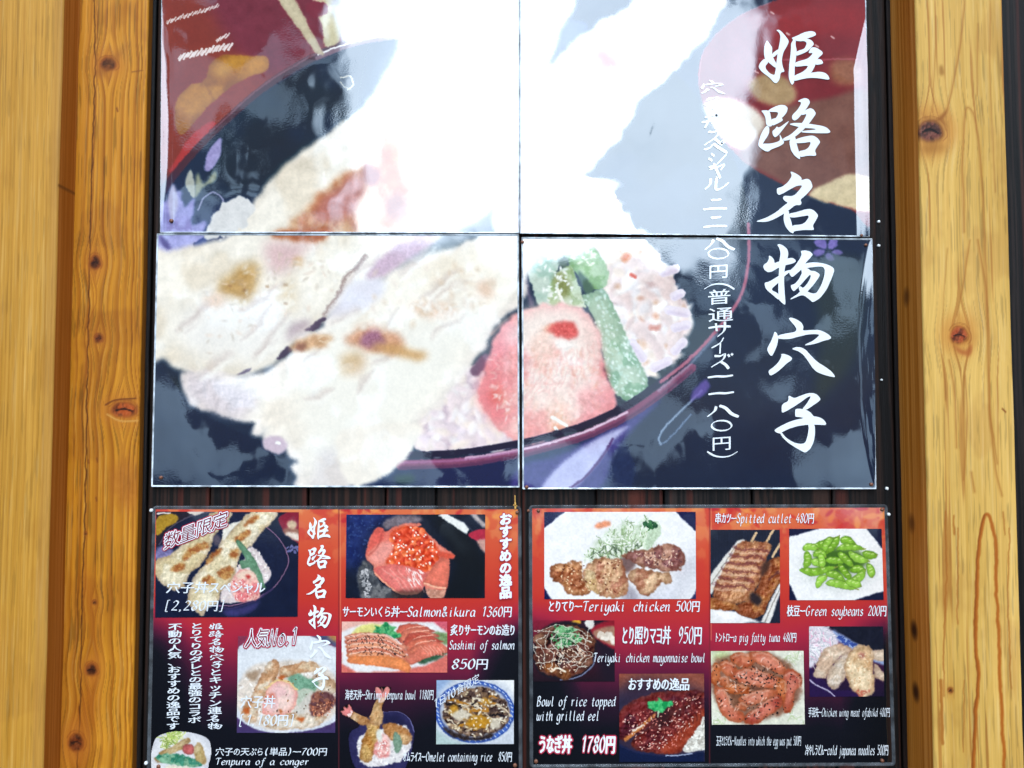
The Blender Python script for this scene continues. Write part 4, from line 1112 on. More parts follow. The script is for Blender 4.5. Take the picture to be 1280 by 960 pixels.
def dish_chicken(k):
    k.frame(655, 625, 5.333)
    k.C[:] = (24, 30, 78)
    k.p([(60, 360), (90, 240), (170, 160), (320, 60), (640, 30), (960, 60), (1060, 130), (1160, 230), (1230, 380), (1160, 560), (1060, 680), (600, 740), (240, 690), (140, 590)], (246, 247, 250), soft=.7)
    k.p([(700, 620), (900, 600), (1080, 470), (1120, 300), (1160, 380), (1100, 600), (900, 680), (700, 670)], (206, 208, 222), soft=12, a=.9)
    k.p([(670, 560), (740, 600), (760, 660), (660, 670)], (150, 146, 160), soft=3, a=.8)
    k.p([(1000, 470), (1070, 480), (1090, 400), (1100, 450), (1040, 500)], (150, 140, 160), soft=5, a=.8)
    k.p([(410, 390), (470, 300), (540, 230), (640, 170), (760, 150), (840, 180), (880, 270), (820, 330), (660, 390), (520, 405)], (226, 236, 224), soft=3, w=24, ws=30, a=.9, tex=18, ts=14, c2=(196, 214, 186), cs=26)
    shreds(k, [(400, 380), (480, 290), (560, 210), (700, 150), (830, 140), (900, 190), (880, 290), (800, 330), (640, 390), (480, 390)], 260, 90, 8,
           [(236, 244, 232), (214, 232, 206), (246, 250, 246), (176, 200, 160), (150, 176, 130), (228, 236, 220)], 4)
    k.dots([(460, 330), (640, 290), (800, 250), (780, 330), (560, 390), (430, 390)], 50, 34, 9, [(96, 116, 90), (130, 156, 110), (70, 90, 70)], soft=.6, a=.8, seed=5)
    k.p([(790, 145), (850, 135), (905, 170), (910, 220), (870, 280), (820, 330), (810, 260), (830, 200)], (196, 216, 190), w=7, soft=.6, tex=20)
    k.dots([(785, 150), (850, 135), (890, 180), (830, 200)], 50, 24, 12, [(40, 96, 54), (60, 120, 70), (30, 76, 50)], seed=7)
    k.p([(470, 180), (500, 150), (560, 140), (575, 170), (520, 185)], (236, 156, 120), w=8, soft=.8, tex=20)
    k.p([(640, 390), (740, 370), (740, 440), (680, 490)], (120, 96, 96), soft=2)
    fried(k, [(660, 370), (720, 340), (840, 330), (930, 295), (1030, 310), (1080, 380), (1070, 440), (1000, 475), (900, 470), (780, 440), (700, 400)], (196, 150, 130), (146, 96, 94), 44, 36, 14, .5, 2)
    fried(k, [(180, 470), (200, 430), (290, 420), (360, 405), (390, 440), (400, 520), (450, 590), (400, 635), (290, 625), (270, 570), (190, 530)], (208, 150, 106), (166, 100, 66), 48, 34, 14, .5, 3)
    fried(k, [(390, 480), (440, 420), (520, 385), (640, 400), (670, 460), (690, 560), (670, 640), (590, 655), (500, 640), (480, 590), (410, 550)], (220, 178, 140), (182, 122, 96), 46, 36, 14, .45, 4)
    fried(k, [(690, 520), (730, 460), (790, 450), (880, 480), (960, 480), (990, 530), (970, 560), (900, 560), (860, 620), (780, 630), (740, 570)], (222, 186, 150), (186, 130, 104), 46, 34, 13, .45, 5)
    fried(k, [(410, 470), (470, 480), (480, 560), (500, 630), (420, 570)], (228, 204, 160), (214, 180, 130), 40, 22, 10, .2, 6)
    k.dots([(200, 440), (380, 420), (640, 400), (660, 620), (400, 620), (280, 600)], 120, 14, 8, [(250, 226, 190), (110, 60, 46), (230, 190, 150)], soft=.6, seed=12)
    k.dots([(740, 360), (1050, 330), (1050, 440), (800, 430)], 70, 14, 8, [(236, 206, 186), (96, 60, 66)], soft=.6, seed=13)


def dish_mayo(k):
    k.frame(655, 770, 5.053)
    k.C[:] = (140, 36, 62)
    tt = np.clip((k.y - 25) / 390, 0, 1)[..., None]
    k.C += (np.array((36, 24, 36)) - k.C) * tt
    k.p([(330, 20), (580, 20), (580, 400), (480, 380), (440, 200)], (38, 28, 44), soft=6)
    k.p([(420, 110), (450, 60), (580, 30), (580, 200), (500, 170)], (150, 34, 52), soft=1)
    k.p([(435, 115), (470, 80), (580, 70), (580, 185), (510, 165)], (170, 128, 108), soft=1)
    k.dots([(470, 110), (570, 100), (560, 165), (500, 155)], 9, 44, 32, [(240, 232, 220), (226, 214, 200)], seed=2)
    k.p([(385, 40), (410, 22), (445, 40), (430, 85), (395, 70)], (232, 230, 226), w=6, soft=.7)
    k.p([(300, 35), (340, 22), (360, 45), (320, 55)], (226, 170, 60), soft=.7)
    el = [(60, 190), (110, 90), (200, 40), (320, 40), (430, 110), (460, 210), (440, 310), (350, 380), (220, 400), (110, 370), (60, 290)]
    k.p(el, (34, 28, 40), soft=.8)
    k.line([(455, 250), (420, 330), (340, 385), (230, 404)], 6, (136, 150, 186), soft=.6)
    fried(k, [(70, 190), (90, 110), (180, 60), (330, 60), (420, 120), (445, 210), (400, 320), (310, 385), (190, 385), (80, 320)], (112, 66, 56), (66, 34, 34), 46, 30, 12, .5, 3)
    for c_ in ((170, 330, (168, 104, 56)), (100, 260, (120, 76, 76)), (290, 240, (130, 84, 70)), (380, 290, (150, 110, 96)), (250, 370, (150, 96, 56)), (400, 150, (150, 96, 76)), (100, 150, (170, 130, 110))):
        x_, y_, cc = c_
        fried(k, [(x_ - 50, y_), (x_, y_ - 38), (x_ + 52, y_ - 6), (x_ + 20, y_ + 36)], cc, tuple(v * .75 for v in cc), 40, 20, 10, .5, int(x_))
    k.dots([(160, 120), (200, 60), (330, 80), (370, 150), (300, 190), (200, 200)], 130, 30, 12, [(76, 150, 96), (120, 184, 130), (50, 110, 76), (170, 210, 170)], seed=6)
    r = np.random.default_rng(8)
    for s_ in range(8):
        o = s_ * 52
        pts = [(70 + o + r.uniform(-8, 8), 110 + r.uniform(-30, 30)), (50 + o * .9, 170 + r.uniform(-20, 20)), (80 + o * .9, 240 + r.uniform(-20, 20)), (120 + o * .6, 330 + r.uniform(-20, 20))]
        pts = [(x_ + r.uniform(-26, 26), y_ + r.uniform(-26, 26)) for x_, y_ in pts]
        k.line(pts, r.uniform(3, 4.5), (228, 224, 212), soft=.3, w=12, ws=30)
    for s_ in range(7):
        pts = [(70, 80 + s_ * 34), (180, 60 + s_ * 38 + r.uniform(-14, 14)), (300, 80 + s_ * 36 + r.uniform(-14, 14)), (430 - s_ * 6, 120 + s_ * 30)]
        pts = [(x_ + r.uniform(-30, 30), y_ + r.uniform(-30, 30)) for x_, y_ in pts][r.integers(2):]
        k.line(pts, r.uniform(3, 4.5), (226, 220, 208), soft=.3, w=12, ws=30)
    k.line([(175, 350), (210, 330), (260, 350)], 13, (244, 238, 220), soft=.8, w=4)
    k.dots([(70, 200), (430, 200), (300, 380), (100, 330)], 60, 14, 7, [(244, 214, 190)], seed=9)


def dish_eel(k):
    k.frame(655, 770, 5.053)
    k.C[:] = (58, 48, 70)
    k.p([(600, 365), (760, 365), (640, 560), (600, 600)], (50, 50, 76), soft=5)
    k.p([(600, 365), (1140, 365), (1140, 480), (1000, 420), (800, 410), (600, 470)], (166, 92, 70), soft=9, a=.9, tex=14)
    k.p([(640, 420), (800, 400), (820, 470), (700, 520), (610, 560)], (54, 42, 64), soft=8, a=.8)
    fried(k, [(600, 610), (700, 530), (850, 480), (1040, 470), (1140, 480), (1140, 560), (960, 620), (760, 720), (640, 780), (600, 770)], (122, 46, 48), (80, 26, 40), 30, 30, 8, .4, 3, cs=70)
    fried(k, [(680, 790), (800, 700), (960, 600), (1080, 500), (1140, 490), (1140, 650), (1050, 780), (980, 860), (880, 870), (720, 850)], (124, 48, 46), (88, 30, 38), 34, 26, 8, .4, 5, cs=60)
    k.p([(830, 640), (900, 560), (960, 580), (900, 680), (840, 720)], (52, 30, 34), soft=5, a=.8)
    k.p([(870, 830), (960, 740), (1060, 640), (1140, 580), (1140, 640), (1040, 790), (970, 860), (880, 868)], (156, 66, 44), w=8, soft=2, tex=24, ts=16, a=.9)
    k.line([(640, 780), (740, 700), (820, 630)], 22, (196, 124, 70), soft=1, w=5)
    k.line([(690, 725), (750, 690)], 12, (240, 226, 214), soft=.8, w=4)
    r = np.random.default_rng(3)
    for i in range(13):
        x_ = 640 + i * 34
        k.line([(x_, 640 - i * 12), (x_ + 30, 665 - i * 10), (x_ + 44, 700 - i * 9)], 5, (66, 26, 34), soft=.9, a=.7)
        k.line([(760 + i * 26, 830 - i * 22), (800 + i * 26, 835 - i * 20), (830 + i * 24, 860 - i * 18)], 5, (76, 26, 32), soft=.9, a=.7)
    k.dots([(620, 640), (1100, 490), (1130, 600), (960, 840), (720, 840), (640, 740)], 210, 13, 6, [(240, 176, 160), (226, 140, 130), (255, 224, 214)], ang=-40, jit=50, soft=.5, seed=4)
    k.p([(1000, 850), (1060, 760), (1110, 680), (1140, 640), (1140, 850), (1080, 860)], (214, 212, 206), w=8, soft=.7, tex=12)
    k.dots([(1010, 845), (1080, 740), (1140, 660), (1140, 850)], 90, 28, 14, [(246, 246, 240), (186, 182, 174), (226, 224, 216)], seed=6)
    k.p([(590, 800), (680, 850), (860, 880), (1000, 875), (1140, 850), (1140, 930), (590, 930)], (22, 34, 70), soft=.8, smooth=False)
    k.line([(590, 810), (690, 852), (860, 882), (1000, 878), (1140, 852)], 8, (40, 44, 80), soft=.8)
    k.line([(900, 884), (1000, 878), (1060, 868)], 6, (196, 210, 236), soft=.7)
    k.p([(780, 560), (790, 535), (840, 540), (850, 515), (880, 540), (930, 535), (945, 560), (900, 580), (870, 610), (800, 590)], (36, 156, 92), w=5, ws=12, soft=.5, tex=20, c2=(76, 186, 116), cs=26)
    k.line([(850, 600), (846, 636)], 8, (190, 220, 190), soft=.7)


def dish_skewer(k):
    k.frame(880, 625, 5.224)
    k.fill((34, 42, 62), 5, 30)
    for i in range(26):
        k.line([(40 + i * 19, 190), (36 + i * 19, 810)], 4, (22, 28, 46), soft=.8, a=.5)
    k.p([(40, 500), (190, 300), (240, 260), (260, 290), (100, 520), (40, 620)], (230, 228, 224), soft=.6)
    k.line([(40, 560), (200, 310)], 6, (150, 146, 140), soft=.7)
    k.p([(40, 700), (200, 730), (380, 800), (40, 810)], (240, 240, 242), soft=.8, smooth=False)
    k.p([(370, 800), (500, 520), (500, 600), (430, 805)], (232, 230, 228), soft=.6, smooth=False)
    k.line([(395, 800), (498, 570)], 6, (140, 136, 130), soft=.6)
    for a_ in ((300, 290, 340, 215), (400, 290, 455, 190), (450, 370, 497, 285)):
        k.line([a_[:2], a_[2:]], 16, (222, 190, 150), soft=.6)
    fried(k, [(420, 400), (480, 370), (500, 400), (495, 520), (440, 640), (390, 740), (330, 770), (230, 750), (210, 690), (320, 620), (380, 480)], (190, 126, 76), (150, 82, 50), 46, 22, 10, .5, 5, cs=50)
    fried(k, [(40, 640), (130, 640), (220, 690), (210, 720), (60, 715), (40, 700)], (196, 134, 80), (160, 92, 50), 40, 22, 8, .4, 6)
    fried(k, [(60, 600), (110, 480), (160, 400), (210, 300), (250, 265), (330, 270), (420, 275), (440, 320), (400, 400), (380, 480), (320, 620), (260, 670), (160, 670), (80, 640)], (206, 150, 108), (176, 112, 80), 46, 22, 10, .35, 7, cs=60)
    for i in range(6):
        y0 = 330 + i * 48
        x0 = 250 - i * 26
        k.line([(x0 - 50, y0 - 20), (x0 + 30, y0 - 4), (x0 + 120, y0 - 10), (x0 + 170, y0 + 14)], 17, (112, 56, 62), soft=1.6, w=12, a=.75)
        k.line([(x0 - 60, y0 + 4), (x0 + 30, y0 + 18), (x0 + 150, y0 + 20)], 13, (240, 206, 180), soft=1.6, w=9, a=.7)
    k.p([(320, 600), (380, 650), (350, 690), (300, 650)], (50, 40, 46), soft=1.5)
    k.p([(380, 420), (430, 400), (420, 460), (370, 500)], (76, 52, 46), soft=1.6, a=.9)
    k.line([(430, 520), (470, 480), (490, 470)], 12, (96, 50, 50), soft=1.4, w=8)
    k.p([(70, 730), (200, 735), (230, 770), (150, 780)], (252, 252, 254), w=8, soft=1)


def dish_beans(k):
    k.frame(880, 625, 5.224)
    k.C[:] = (22, 30, 64)
    k.p([(540, 245), (750, 188), (1060, 186), (1175, 330), (1180, 590), (980, 655), (610, 660), (545, 520)], (247, 248, 250), soft=.5, smooth=False)
    k.p([(640, 470), (820, 580), (1040, 540), (1120, 440), (1060, 400), (700, 380)], (196, 204, 200), soft=9, a=.8)
    k.p([(820, 310), (1000, 330), (1060, 420), (900, 480), (760, 440), (720, 340)], (70, 110, 40), soft=3)
    pods = [((700, 315), (770, 290), (850, 250)), ((650, 320), (690, 305), (740, 320)), ((780, 340), (810, 280), (830, 250)), ((800, 350), (850, 290), (880, 240)), ((900, 270), (930, 260), (990, 290)),
            ((870, 320), (940, 305), (1040, 318)), ((670, 340), (680, 390), (660, 440)), ((720, 360), (760, 345), (790, 370)), ((700, 400), (750, 410), (790, 400)), ((800, 395), (850, 395), (915, 400)),
            ((880, 350), (920, 380), (970, 430)), ((950, 340), (1000, 380), (1070, 400)), ((1040, 345), (1080, 360), (1125, 360)), ((630, 455), (720, 470), (850, 440)), ((880, 420), (920, 470), (960, 520)),
            ((960, 460), (1010, 450), (1045, 470)), ((960, 525), (1010, 510), (1050, 460)), ((1070, 420), (1090, 460), (1095, 500)), ((800, 480), (860, 490), (920, 535)), ((740, 570), (760, 520), (800, 500)),
            ((800, 540), (870, 545), (990, 580)), ((930, 530), (980, 545), (1020, 560)), ((760, 350), (770, 400), (770, 435))]
    r = np.random.default_rng(2)
    for i, (a_, b_, c_) in enumerate(pods):
        base = np.array((124, 172, 56)) + r.uniform(-20, 22)
        wd = r.uniform(40, 52)
        k.line([a_, b_, c_], wd + 4, (80, 122, 40), soft=.9, taper=True, n=8)
        k.line([a_, b_, c_], wd, base, soft=.6, taper=True, n=8)
        for t in (.25, .5, .75):
            P_ = spline([a_, b_, c_], False, 8)
            q = P_[int(t * (len(P_) - 1))]
            k.p([(q[0] - 17, q[1]), (q[0], q[1] - 17), (q[0] + 17, q[1]), (q[0], q[1] + 17)], base + np.array((22, 26, 16)), soft=1.2, a=.9)
            k.line([(q[0] - 8, q[1] - 8), (q[0] + 4, q[1] - 11)], 6, (224, 246, 170), soft=.8, a=.9)
        k.line([c_, (c_[0] + (c_[0] - b_[0]) * .16, c_[1] + (c_[1] - b_[1]) * .16)], 7, (140, 150, 70), soft=.6)


def dish_pork(k):
    k.frame(880, 780, 5.222)
    k.fill((226, 228, 214), 10, 30)
    shreds(k, [(45, 175), (660, 175), (660, 660), (45, 660)], 160, 80, 7, [(240, 244, 236), (206, 216, 186), (226, 232, 214), (190, 206, 166)], 3)
    k.p([(60, 190), (160, 180), (180, 220), (80, 250)], (190, 206, 150), soft=4, tex=14)
    k.p([(300, 400), (480, 400), (440, 440), (330, 440)], (90, 60, 50), soft=3)
    k.p([(150, 380), (300, 420), (260, 540), (200, 560)], (150, 140, 110), soft=4)
    k.p([(60, 260), (200, 200), (440, 190), (620, 330), (600, 520), (420, 620), (240, 640), (90, 540)], (122, 76, 58), w=20, soft=2, tex=24, ts=16, a=.85)
    strips = [([(170, 215), (230, 185), (310, 200), (320, 260), (270, 290), (200, 260)], 1), ([(300, 190), (360, 175), (440, 200), (520, 270), (540, 310), (500, 330), (400, 280), (320, 240)], 0),
              ([(50, 290), (75, 255), (105, 270), (100, 360), (75, 410), (50, 380)], 2), ([(100, 260), (150, 240), (210, 270), (210, 330), (150, 340), (115, 310)], 1),
              ([(170, 340), (220, 300), (320, 290), (420, 320), (500, 360), (520, 400), (420, 415), (300, 400), (210, 370)], 0), ([(520, 310), (580, 295), (635, 340), (640, 400), (590, 450), (585, 520), (560, 580), (520, 560), (520, 420)], 3),
              ([(480, 370), (530, 360), (540, 440), (520, 520), (480, 500)], 2), ([(130, 400), (190, 385), (290, 410), (310, 440), (250, 460), (160, 450)], 2), ([(65, 430), (120, 410), (160, 470), (180, 540), (250, 580), (260, 630), (190, 640), (110, 580)], 0),
              ([(230, 480), (330, 440), (440, 425), (480, 450), (400, 500), (300, 530), (240, 510)], 0), ([(270, 600), (330, 560), (420, 490), (500, 460), (510, 540), (420, 600), (350, 650), (270, 650)], 3), ([(205, 545), (240, 515), (285, 540), (260, 570)], 1),
              ([(100, 350), (150, 345), (160, 390), (110, 400)], 1)]
    cols = [((214, 132, 110), (198, 106, 84)), ((200, 116, 84), (176, 84, 58)), ((200, 112, 62), (170, 80, 40)), ((196, 104, 88), (172, 76, 66))]
    for i, (P_, c_) in enumerate(strips):
        k.p(P_, cols[c_][0], w=8, ws=30, soft=.5, tex=12, ts=20, c2=cols[c_][1], cs=50, lump=(18, 24), rim=(.6, 26), rimcol=(150, 74, 36), seed=i)
        q = np.array(P_, float)
        k.p((q - q.mean(0)) * .55 + q.mean(0), (234, 168, 146), soft=3, a=.4, tex=16, ts=18, w=10, ws=24)
        k.line(q[: max(3, len(q) // 2)] * .8 + q.mean(0) * .2, 9, (244, 206, 190), soft=1.6, a=.6, w=6)
    k.dots([(60, 270), (170, 210), (440, 210), (630, 340), (580, 550), (330, 640), (110, 600)], 150, 11, 8, [(46, 36, 36), (80, 50, 46), (30, 28, 30)], soft=.5, seed=5)
    k.dots([(170, 310), (480, 310), (520, 400), (240, 400)], 34, 13, 9, [(40, 34, 34)], soft=.5, seed=6)
    k.dots([(60, 270), (440, 210), (630, 340), (330, 640), (110, 600)], 60, 22, 7, [(250, 220, 206)], soft=.7, a=.7, seed=7)


def dish_wing(k):
    k.frame(880, 780, 5.222)
    k.C[:] = (90, 30, 76)
    t = np.clip((k.y - 20) / 460, 0, 1)[..., None]
    k.C += (np.array((34, 26, 54)) - k.C) * t
    k.p([(780, 20), (1180, 20), (1180, 240), (1000, 150), (860, 60)], (28, 32, 50), soft=2.5, tex=8)
    k.p([(840, 40), (900, 70), (1000, 130), (1180, 220), (1180, 270), (1000, 190), (850, 90)], (150, 172, 216), soft=.8, tex=16)
    k.dots([(860, 60), (1000, 140), (1000, 180), (860, 90)], 26, 26, 14, [(60, 84, 160)], seed=2)
    k.p([(685, 20), (800, 20), (860, 80), (870, 140), (760, 220), (700, 290), (685, 280)], (222, 216, 228), soft=1, tex=12)
    shreds(k, [(690, 30), (790, 20), (850, 90), (800, 170), (710, 270), (690, 230)], 130, 80, 6, [(240, 244, 246), (206, 210, 220), (250, 240, 250), (190, 190, 200), (236, 190, 214)], 4)
    k.p([(685, 290), (760, 350), (860, 430), (960, 430), (1000, 480), (685, 480)], (46, 28, 76), soft=1)
    k.line([(690, 365), (740, 405), (800, 430), (850, 470)], 8, (196, 190, 220), soft=.7)
    cc = ((236, 220, 200), (218, 190, 166))
    fried(k, [(720, 330), (750, 240), (790, 160), (860, 130), (920, 135), (960, 170), (920, 200), (860, 240), (820, 320), (770, 355)], *cc, 30, 30, 9, .3, 3)
    fried(k, [(1090, 180), (1175, 165), (1175, 235), (1110, 235)], *cc, 26, 22, 8, .3, 4)
    fried(k, [(1110, 260), (1140, 280), (1180, 330), (1175, 370), (1120, 350)], *cc, 26, 22, 8, .4, 5)
    fried(k, [(810, 310), (860, 240), (910, 190), (950, 190), (940, 280), (910, 370), (860, 425), (810, 400)], (230, 220, 208), (214, 196, 176), 26, 22, 9, .3, 6)
    fried(k, [(920, 330), (925, 250), (960, 170), (1020, 135), (1080, 150), (1110, 200), (1100, 280), (1115, 360), (1100, 450), (1040, 475), (980, 440), (940, 380)], (236, 214, 180), (222, 190, 150), 30, 34, 10, .3, 7)
    k.p([(1010, 190), (1050, 190), (1055, 220), (1020, 220)], (176, 100, 96), w=6, soft=1.6, a=.8)
    k.dots([(980, 430), (1090, 430), (1060, 470), (1010, 470)], 14, 20, 10, [(196, 110, 90)], soft=.8, seed=8)
    k.dots([(930, 220), (1090, 180), (1100, 420), (960, 400)], 70, 14, 9, [(250, 236, 206), (206, 160, 116)], soft=.7, a=.8, seed=9)


# ------------------------------------------------------------------ lettering
BRUSH = {
    '姫': [[(165, 235), (205, 300), (245, 350), (240, 440), (262, 515), (310, 600), (300, 668), (190, 577), (130, 520), (118, 430), (125, 330)],
          [(130, 512), (190, 570), (140, 630), (150, 680), (210, 745), (280, 770), (290, 690), (372, 700), (355, 830), (310, 890), (270, 880), (200, 800), (90, 720), (35, 650), (60, 580)],
          [(300, 90), (345, 84), (400, 130), (495, 250), (475, 315), (410, 420), (385, 540), (400, 640), (432, 718), (370, 724), (350, 840), (285, 760), (305, 590), (325, 430), (370, 200), (350, 130)],
          [(238, 445), (340, 370), (350, 425), (252, 512)],
          [(525, 210), (600, 250), (590, 300), (612, 400), (600, 500), (580, 640), (575, 870), (545, 915), (520, 890), (487, 800), (500, 600), (525, 380), (525, 290), (560, 235)],
          [(525, 210), (600, 185), (720, 125), (820, 105), (885, 120), (903, 160), (870, 185), (760, 220), (700, 260), (600, 256)],
          [(745, 215), (830, 240), (873, 300), (830, 352), (760, 420), (595, 487), (603, 410), (725, 375), (760, 300), (745, 265), (690, 250)],
          [(825, 352), (900, 350), (1020, 435), (920, 520), (890, 620), (835, 725), (760, 765), (570, 810), (572, 775), (700, 720), (760, 670), (785, 622), (575, 647), (580, 575), (770, 525), (830, 470), (852, 432), (780, 440)],
          [(915, 525), (980, 535), (1008, 580), (985, 605), (885, 618)],
          [(572, 768), (700, 745), (840, 730), (950, 715), (1030, 730), (1080, 770), (1105, 825), (1075, 838), (950, 815), (800, 808), (680, 830), (560, 862)]],
    '路': [[(70, 215), (205, 215), (230, 350), (245, 450), (200, 460), (150, 430), (145, 330), (115, 265)],
          [(180, 215), (280, 160), (370, 130), (440, 140), (478, 180), (460, 250), (385, 337), (290, 337), (325, 290), (335, 240), (200, 238)],
          [(222, 352), (300, 328), (385, 322), (408, 365), (330, 410), (240, 452)],
          [(165, 440), (200, 470), (195, 570), (95, 720), (100, 765), (40, 765), (35, 700), (70, 580), (120, 490)],
          [(92, 715), (215, 715), (320, 690), (365, 660), (350, 560), (390, 640), (420, 680), (415, 715), (340, 760), (230, 800), (180, 838), (120, 820), (38, 758)],
          [(310, 455), (345, 480), (480, 380), (495, 382), (370, 545), (330, 590), (285, 625), (255, 590), (240, 530), (290, 490)],
          [(620, 80), (680, 45), (740, 30), (790, 50), (812, 100), (760, 185), (700, 260), (620, 350), (575, 372), (540, 345), (540, 290), (620, 210), (665, 140), (680, 95)],
          [(750, 207), (810, 180), (860, 200), (900, 260), (870, 310), (790, 420), (700, 520), (590, 610), (500, 660), (415, 675), (400, 640), (520, 580), (620, 490), (710, 380), (765, 265), (690, 290), (680, 265)],
          [(490, 425), (560, 405), (700, 405), (850, 425), (1000, 450), (1070, 480), (1120, 535), (1090, 560), (930, 560), (680, 549), (690, 525), (900, 505), (880, 490), (730, 480), (620, 462)],
          [(500, 660), (585, 600), (600, 680), (620, 760), (640, 830), (665, 935), (650, 950), (580, 900), (530, 830), (505, 740)],
          [(580, 655), (720, 610), (850, 590), (920, 630), (965, 690), (930, 740), (880, 820), (905, 880), (890, 900), (780, 895), (655, 922), (632, 830), (740, 810), (790, 770), (815, 720), (815, 688), (720, 705), (598, 712)]],
    '名': [[(515, 30), (550, 35), (630, 75), (685, 125), (680, 160), (770, 133), (820, 165), (850, 250), (830, 290), (740, 390), (665, 450), (685, 500), (665, 535), (590, 530), (490, 612), (420, 660), (300, 730), (170, 785),
           (20, 785), (10, 770), (160, 720), (300, 640), (420, 540), (480, 495), (430, 470), (400, 430), (420, 390), (560, 400), (640, 320), (700, 235), (620, 240), (520, 290), (420, 350), (350, 382), (315, 360), (310, 280),
           (390, 260), (480, 190), (540, 95)],
          [(420, 650), (490, 605), (500, 700), (530, 780), (545, 850), (570, 930), (555, 960), (500, 930), (440, 850), (412, 750)],
          [(485, 662), (620, 635), (740, 595), (820, 588), (880, 620), (935, 685), (910, 740), (850, 840), (870, 890), (860, 908), (720, 905), (600, 920), (555, 932), (535, 835), (680, 825), (740, 790), (790, 720), (785, 685),
           (700, 700), (580, 720), (500, 714)]],
    '物': [[(315, 50), (350, 32), (410, 60), (470, 110), (487, 180), (470, 270), (440, 360), (425, 450), (420, 600), (430, 760), (443, 940), (425, 948), (345, 880), (335, 780), (335, 620), (345, 420), (350, 290), (370, 180),
           (350, 95)],
          [(190, 205), (240, 230), (275, 280), (275, 325), (350, 295), (470, 255), (540, 240), (590, 270), (600, 300), (560, 325), (440, 355), (330, 395), (240, 450), (180, 460), (130, 430), (105, 375), (120, 345),
           (170, 310), (195, 260)],
          [(130, 612), (190, 605), (340, 515), (430, 445), (530, 420), (490, 470), (425, 520), (345, 610), (215, 720), (345, 782), (350, 885), (250, 800), (150, 715), (130, 660)],
          [(665, 140), (740, 130), (810, 150), (852, 190), (830, 225), (740, 325), (700, 390), (680, 420), (610, 480), (545, 535), (515, 510), (490, 450), (580, 370), (650, 270), (690, 190)],
          [(730, 332), (830, 310), (950, 315), (1080, 345), (1160, 390), (1175, 440), (1130, 560), (1060, 720), (960, 850), (850, 915), (815, 880), (700, 790), (520, 872), (515, 855), (620, 790), (670, 740), (635, 690),
           (660, 665), (710, 700), (770, 750), (850, 780), (910, 770), (980, 650), (1020, 530), (1035, 420), (1000, 375), (900, 375), (770, 395), (685, 410)],
          [(678, 420), (690, 393), (770, 395), (820, 440), (880, 440), (960, 490), (940, 540), (860, 650), (770, 752), (710, 797), (655, 747), (635, 690), (710, 700), (790, 600), (825, 520), (810, 490), (740, 570),
           (650, 670), (600, 720), (565, 748), (530, 710), (518, 655), (580, 635), (640, 570), (690, 470)]],
    '穴': [[(485, 40), (520, 20), (600, 45), (680, 95), (715, 160), (700, 220), (820, 210), (940, 207), (1040, 245), (1110, 295), (1130, 330), (1100, 350), (990, 380), (880, 420), (740, 442), (735, 428), (840, 380),
           (910, 330), (955, 280), (900, 270), (780, 275), (640, 310), (490, 350), (330, 342), (315, 300), (400, 270), (590, 240), (610, 195), (570, 130)],
          [(280, 228), (315, 260), (335, 330), (320, 430), (270, 550), (240, 600), (210, 590), (170, 520), (170, 480), (215, 400), (255, 310)],
          [(375, 570), (420, 565), (500, 595), (543, 630), (530, 665), (460, 710), (380, 790), (290, 860), (210, 900), (180, 825), (260, 770), (340, 690), (385, 600)],
          [(540, 487), (600, 465), (670, 468), (740, 500), (820, 590), (920, 690), (1060, 775), (1140, 840), (1190, 910), (1165, 918), (1040, 890), (910, 840), (840, 770), (770, 660), (710, 580), (640, 530), (560, 505)]],
    '子': [[(485, 90), (500, 78), (575, 120), (680, 75), (780, 40), (860, 38), (920, 65), (970, 125), (950, 160), (850, 230), (755, 292), (688, 288), (760, 200), (830, 85), (780, 95), (680, 170), (560, 250), (410, 335),
           (385, 325), (385, 230), (410, 195), (470, 170), (490, 130)],
          [(590, 280), (640, 272), (750, 290), (820, 330), (865, 390), (900, 390), (970, 410), (1020, 445), (1058, 500), (1040, 522), (960, 515), (780, 513), (620, 535), (480, 580), (385, 630), (370, 650), (310, 635),
           (275, 605), (290, 580), (380, 530), (500, 470), (620, 435), (725, 415), (650, 400), (590, 395), (585, 340)],
          [(780, 505), (880, 505), (887, 640), (870, 760), (820, 870), (740, 940), (650, 890), (500, 800), (410, 720), (360, 645), (385, 628), (450, 710), (560, 780), (660, 805), (740, 790), (775, 680), (792, 560)]],
}

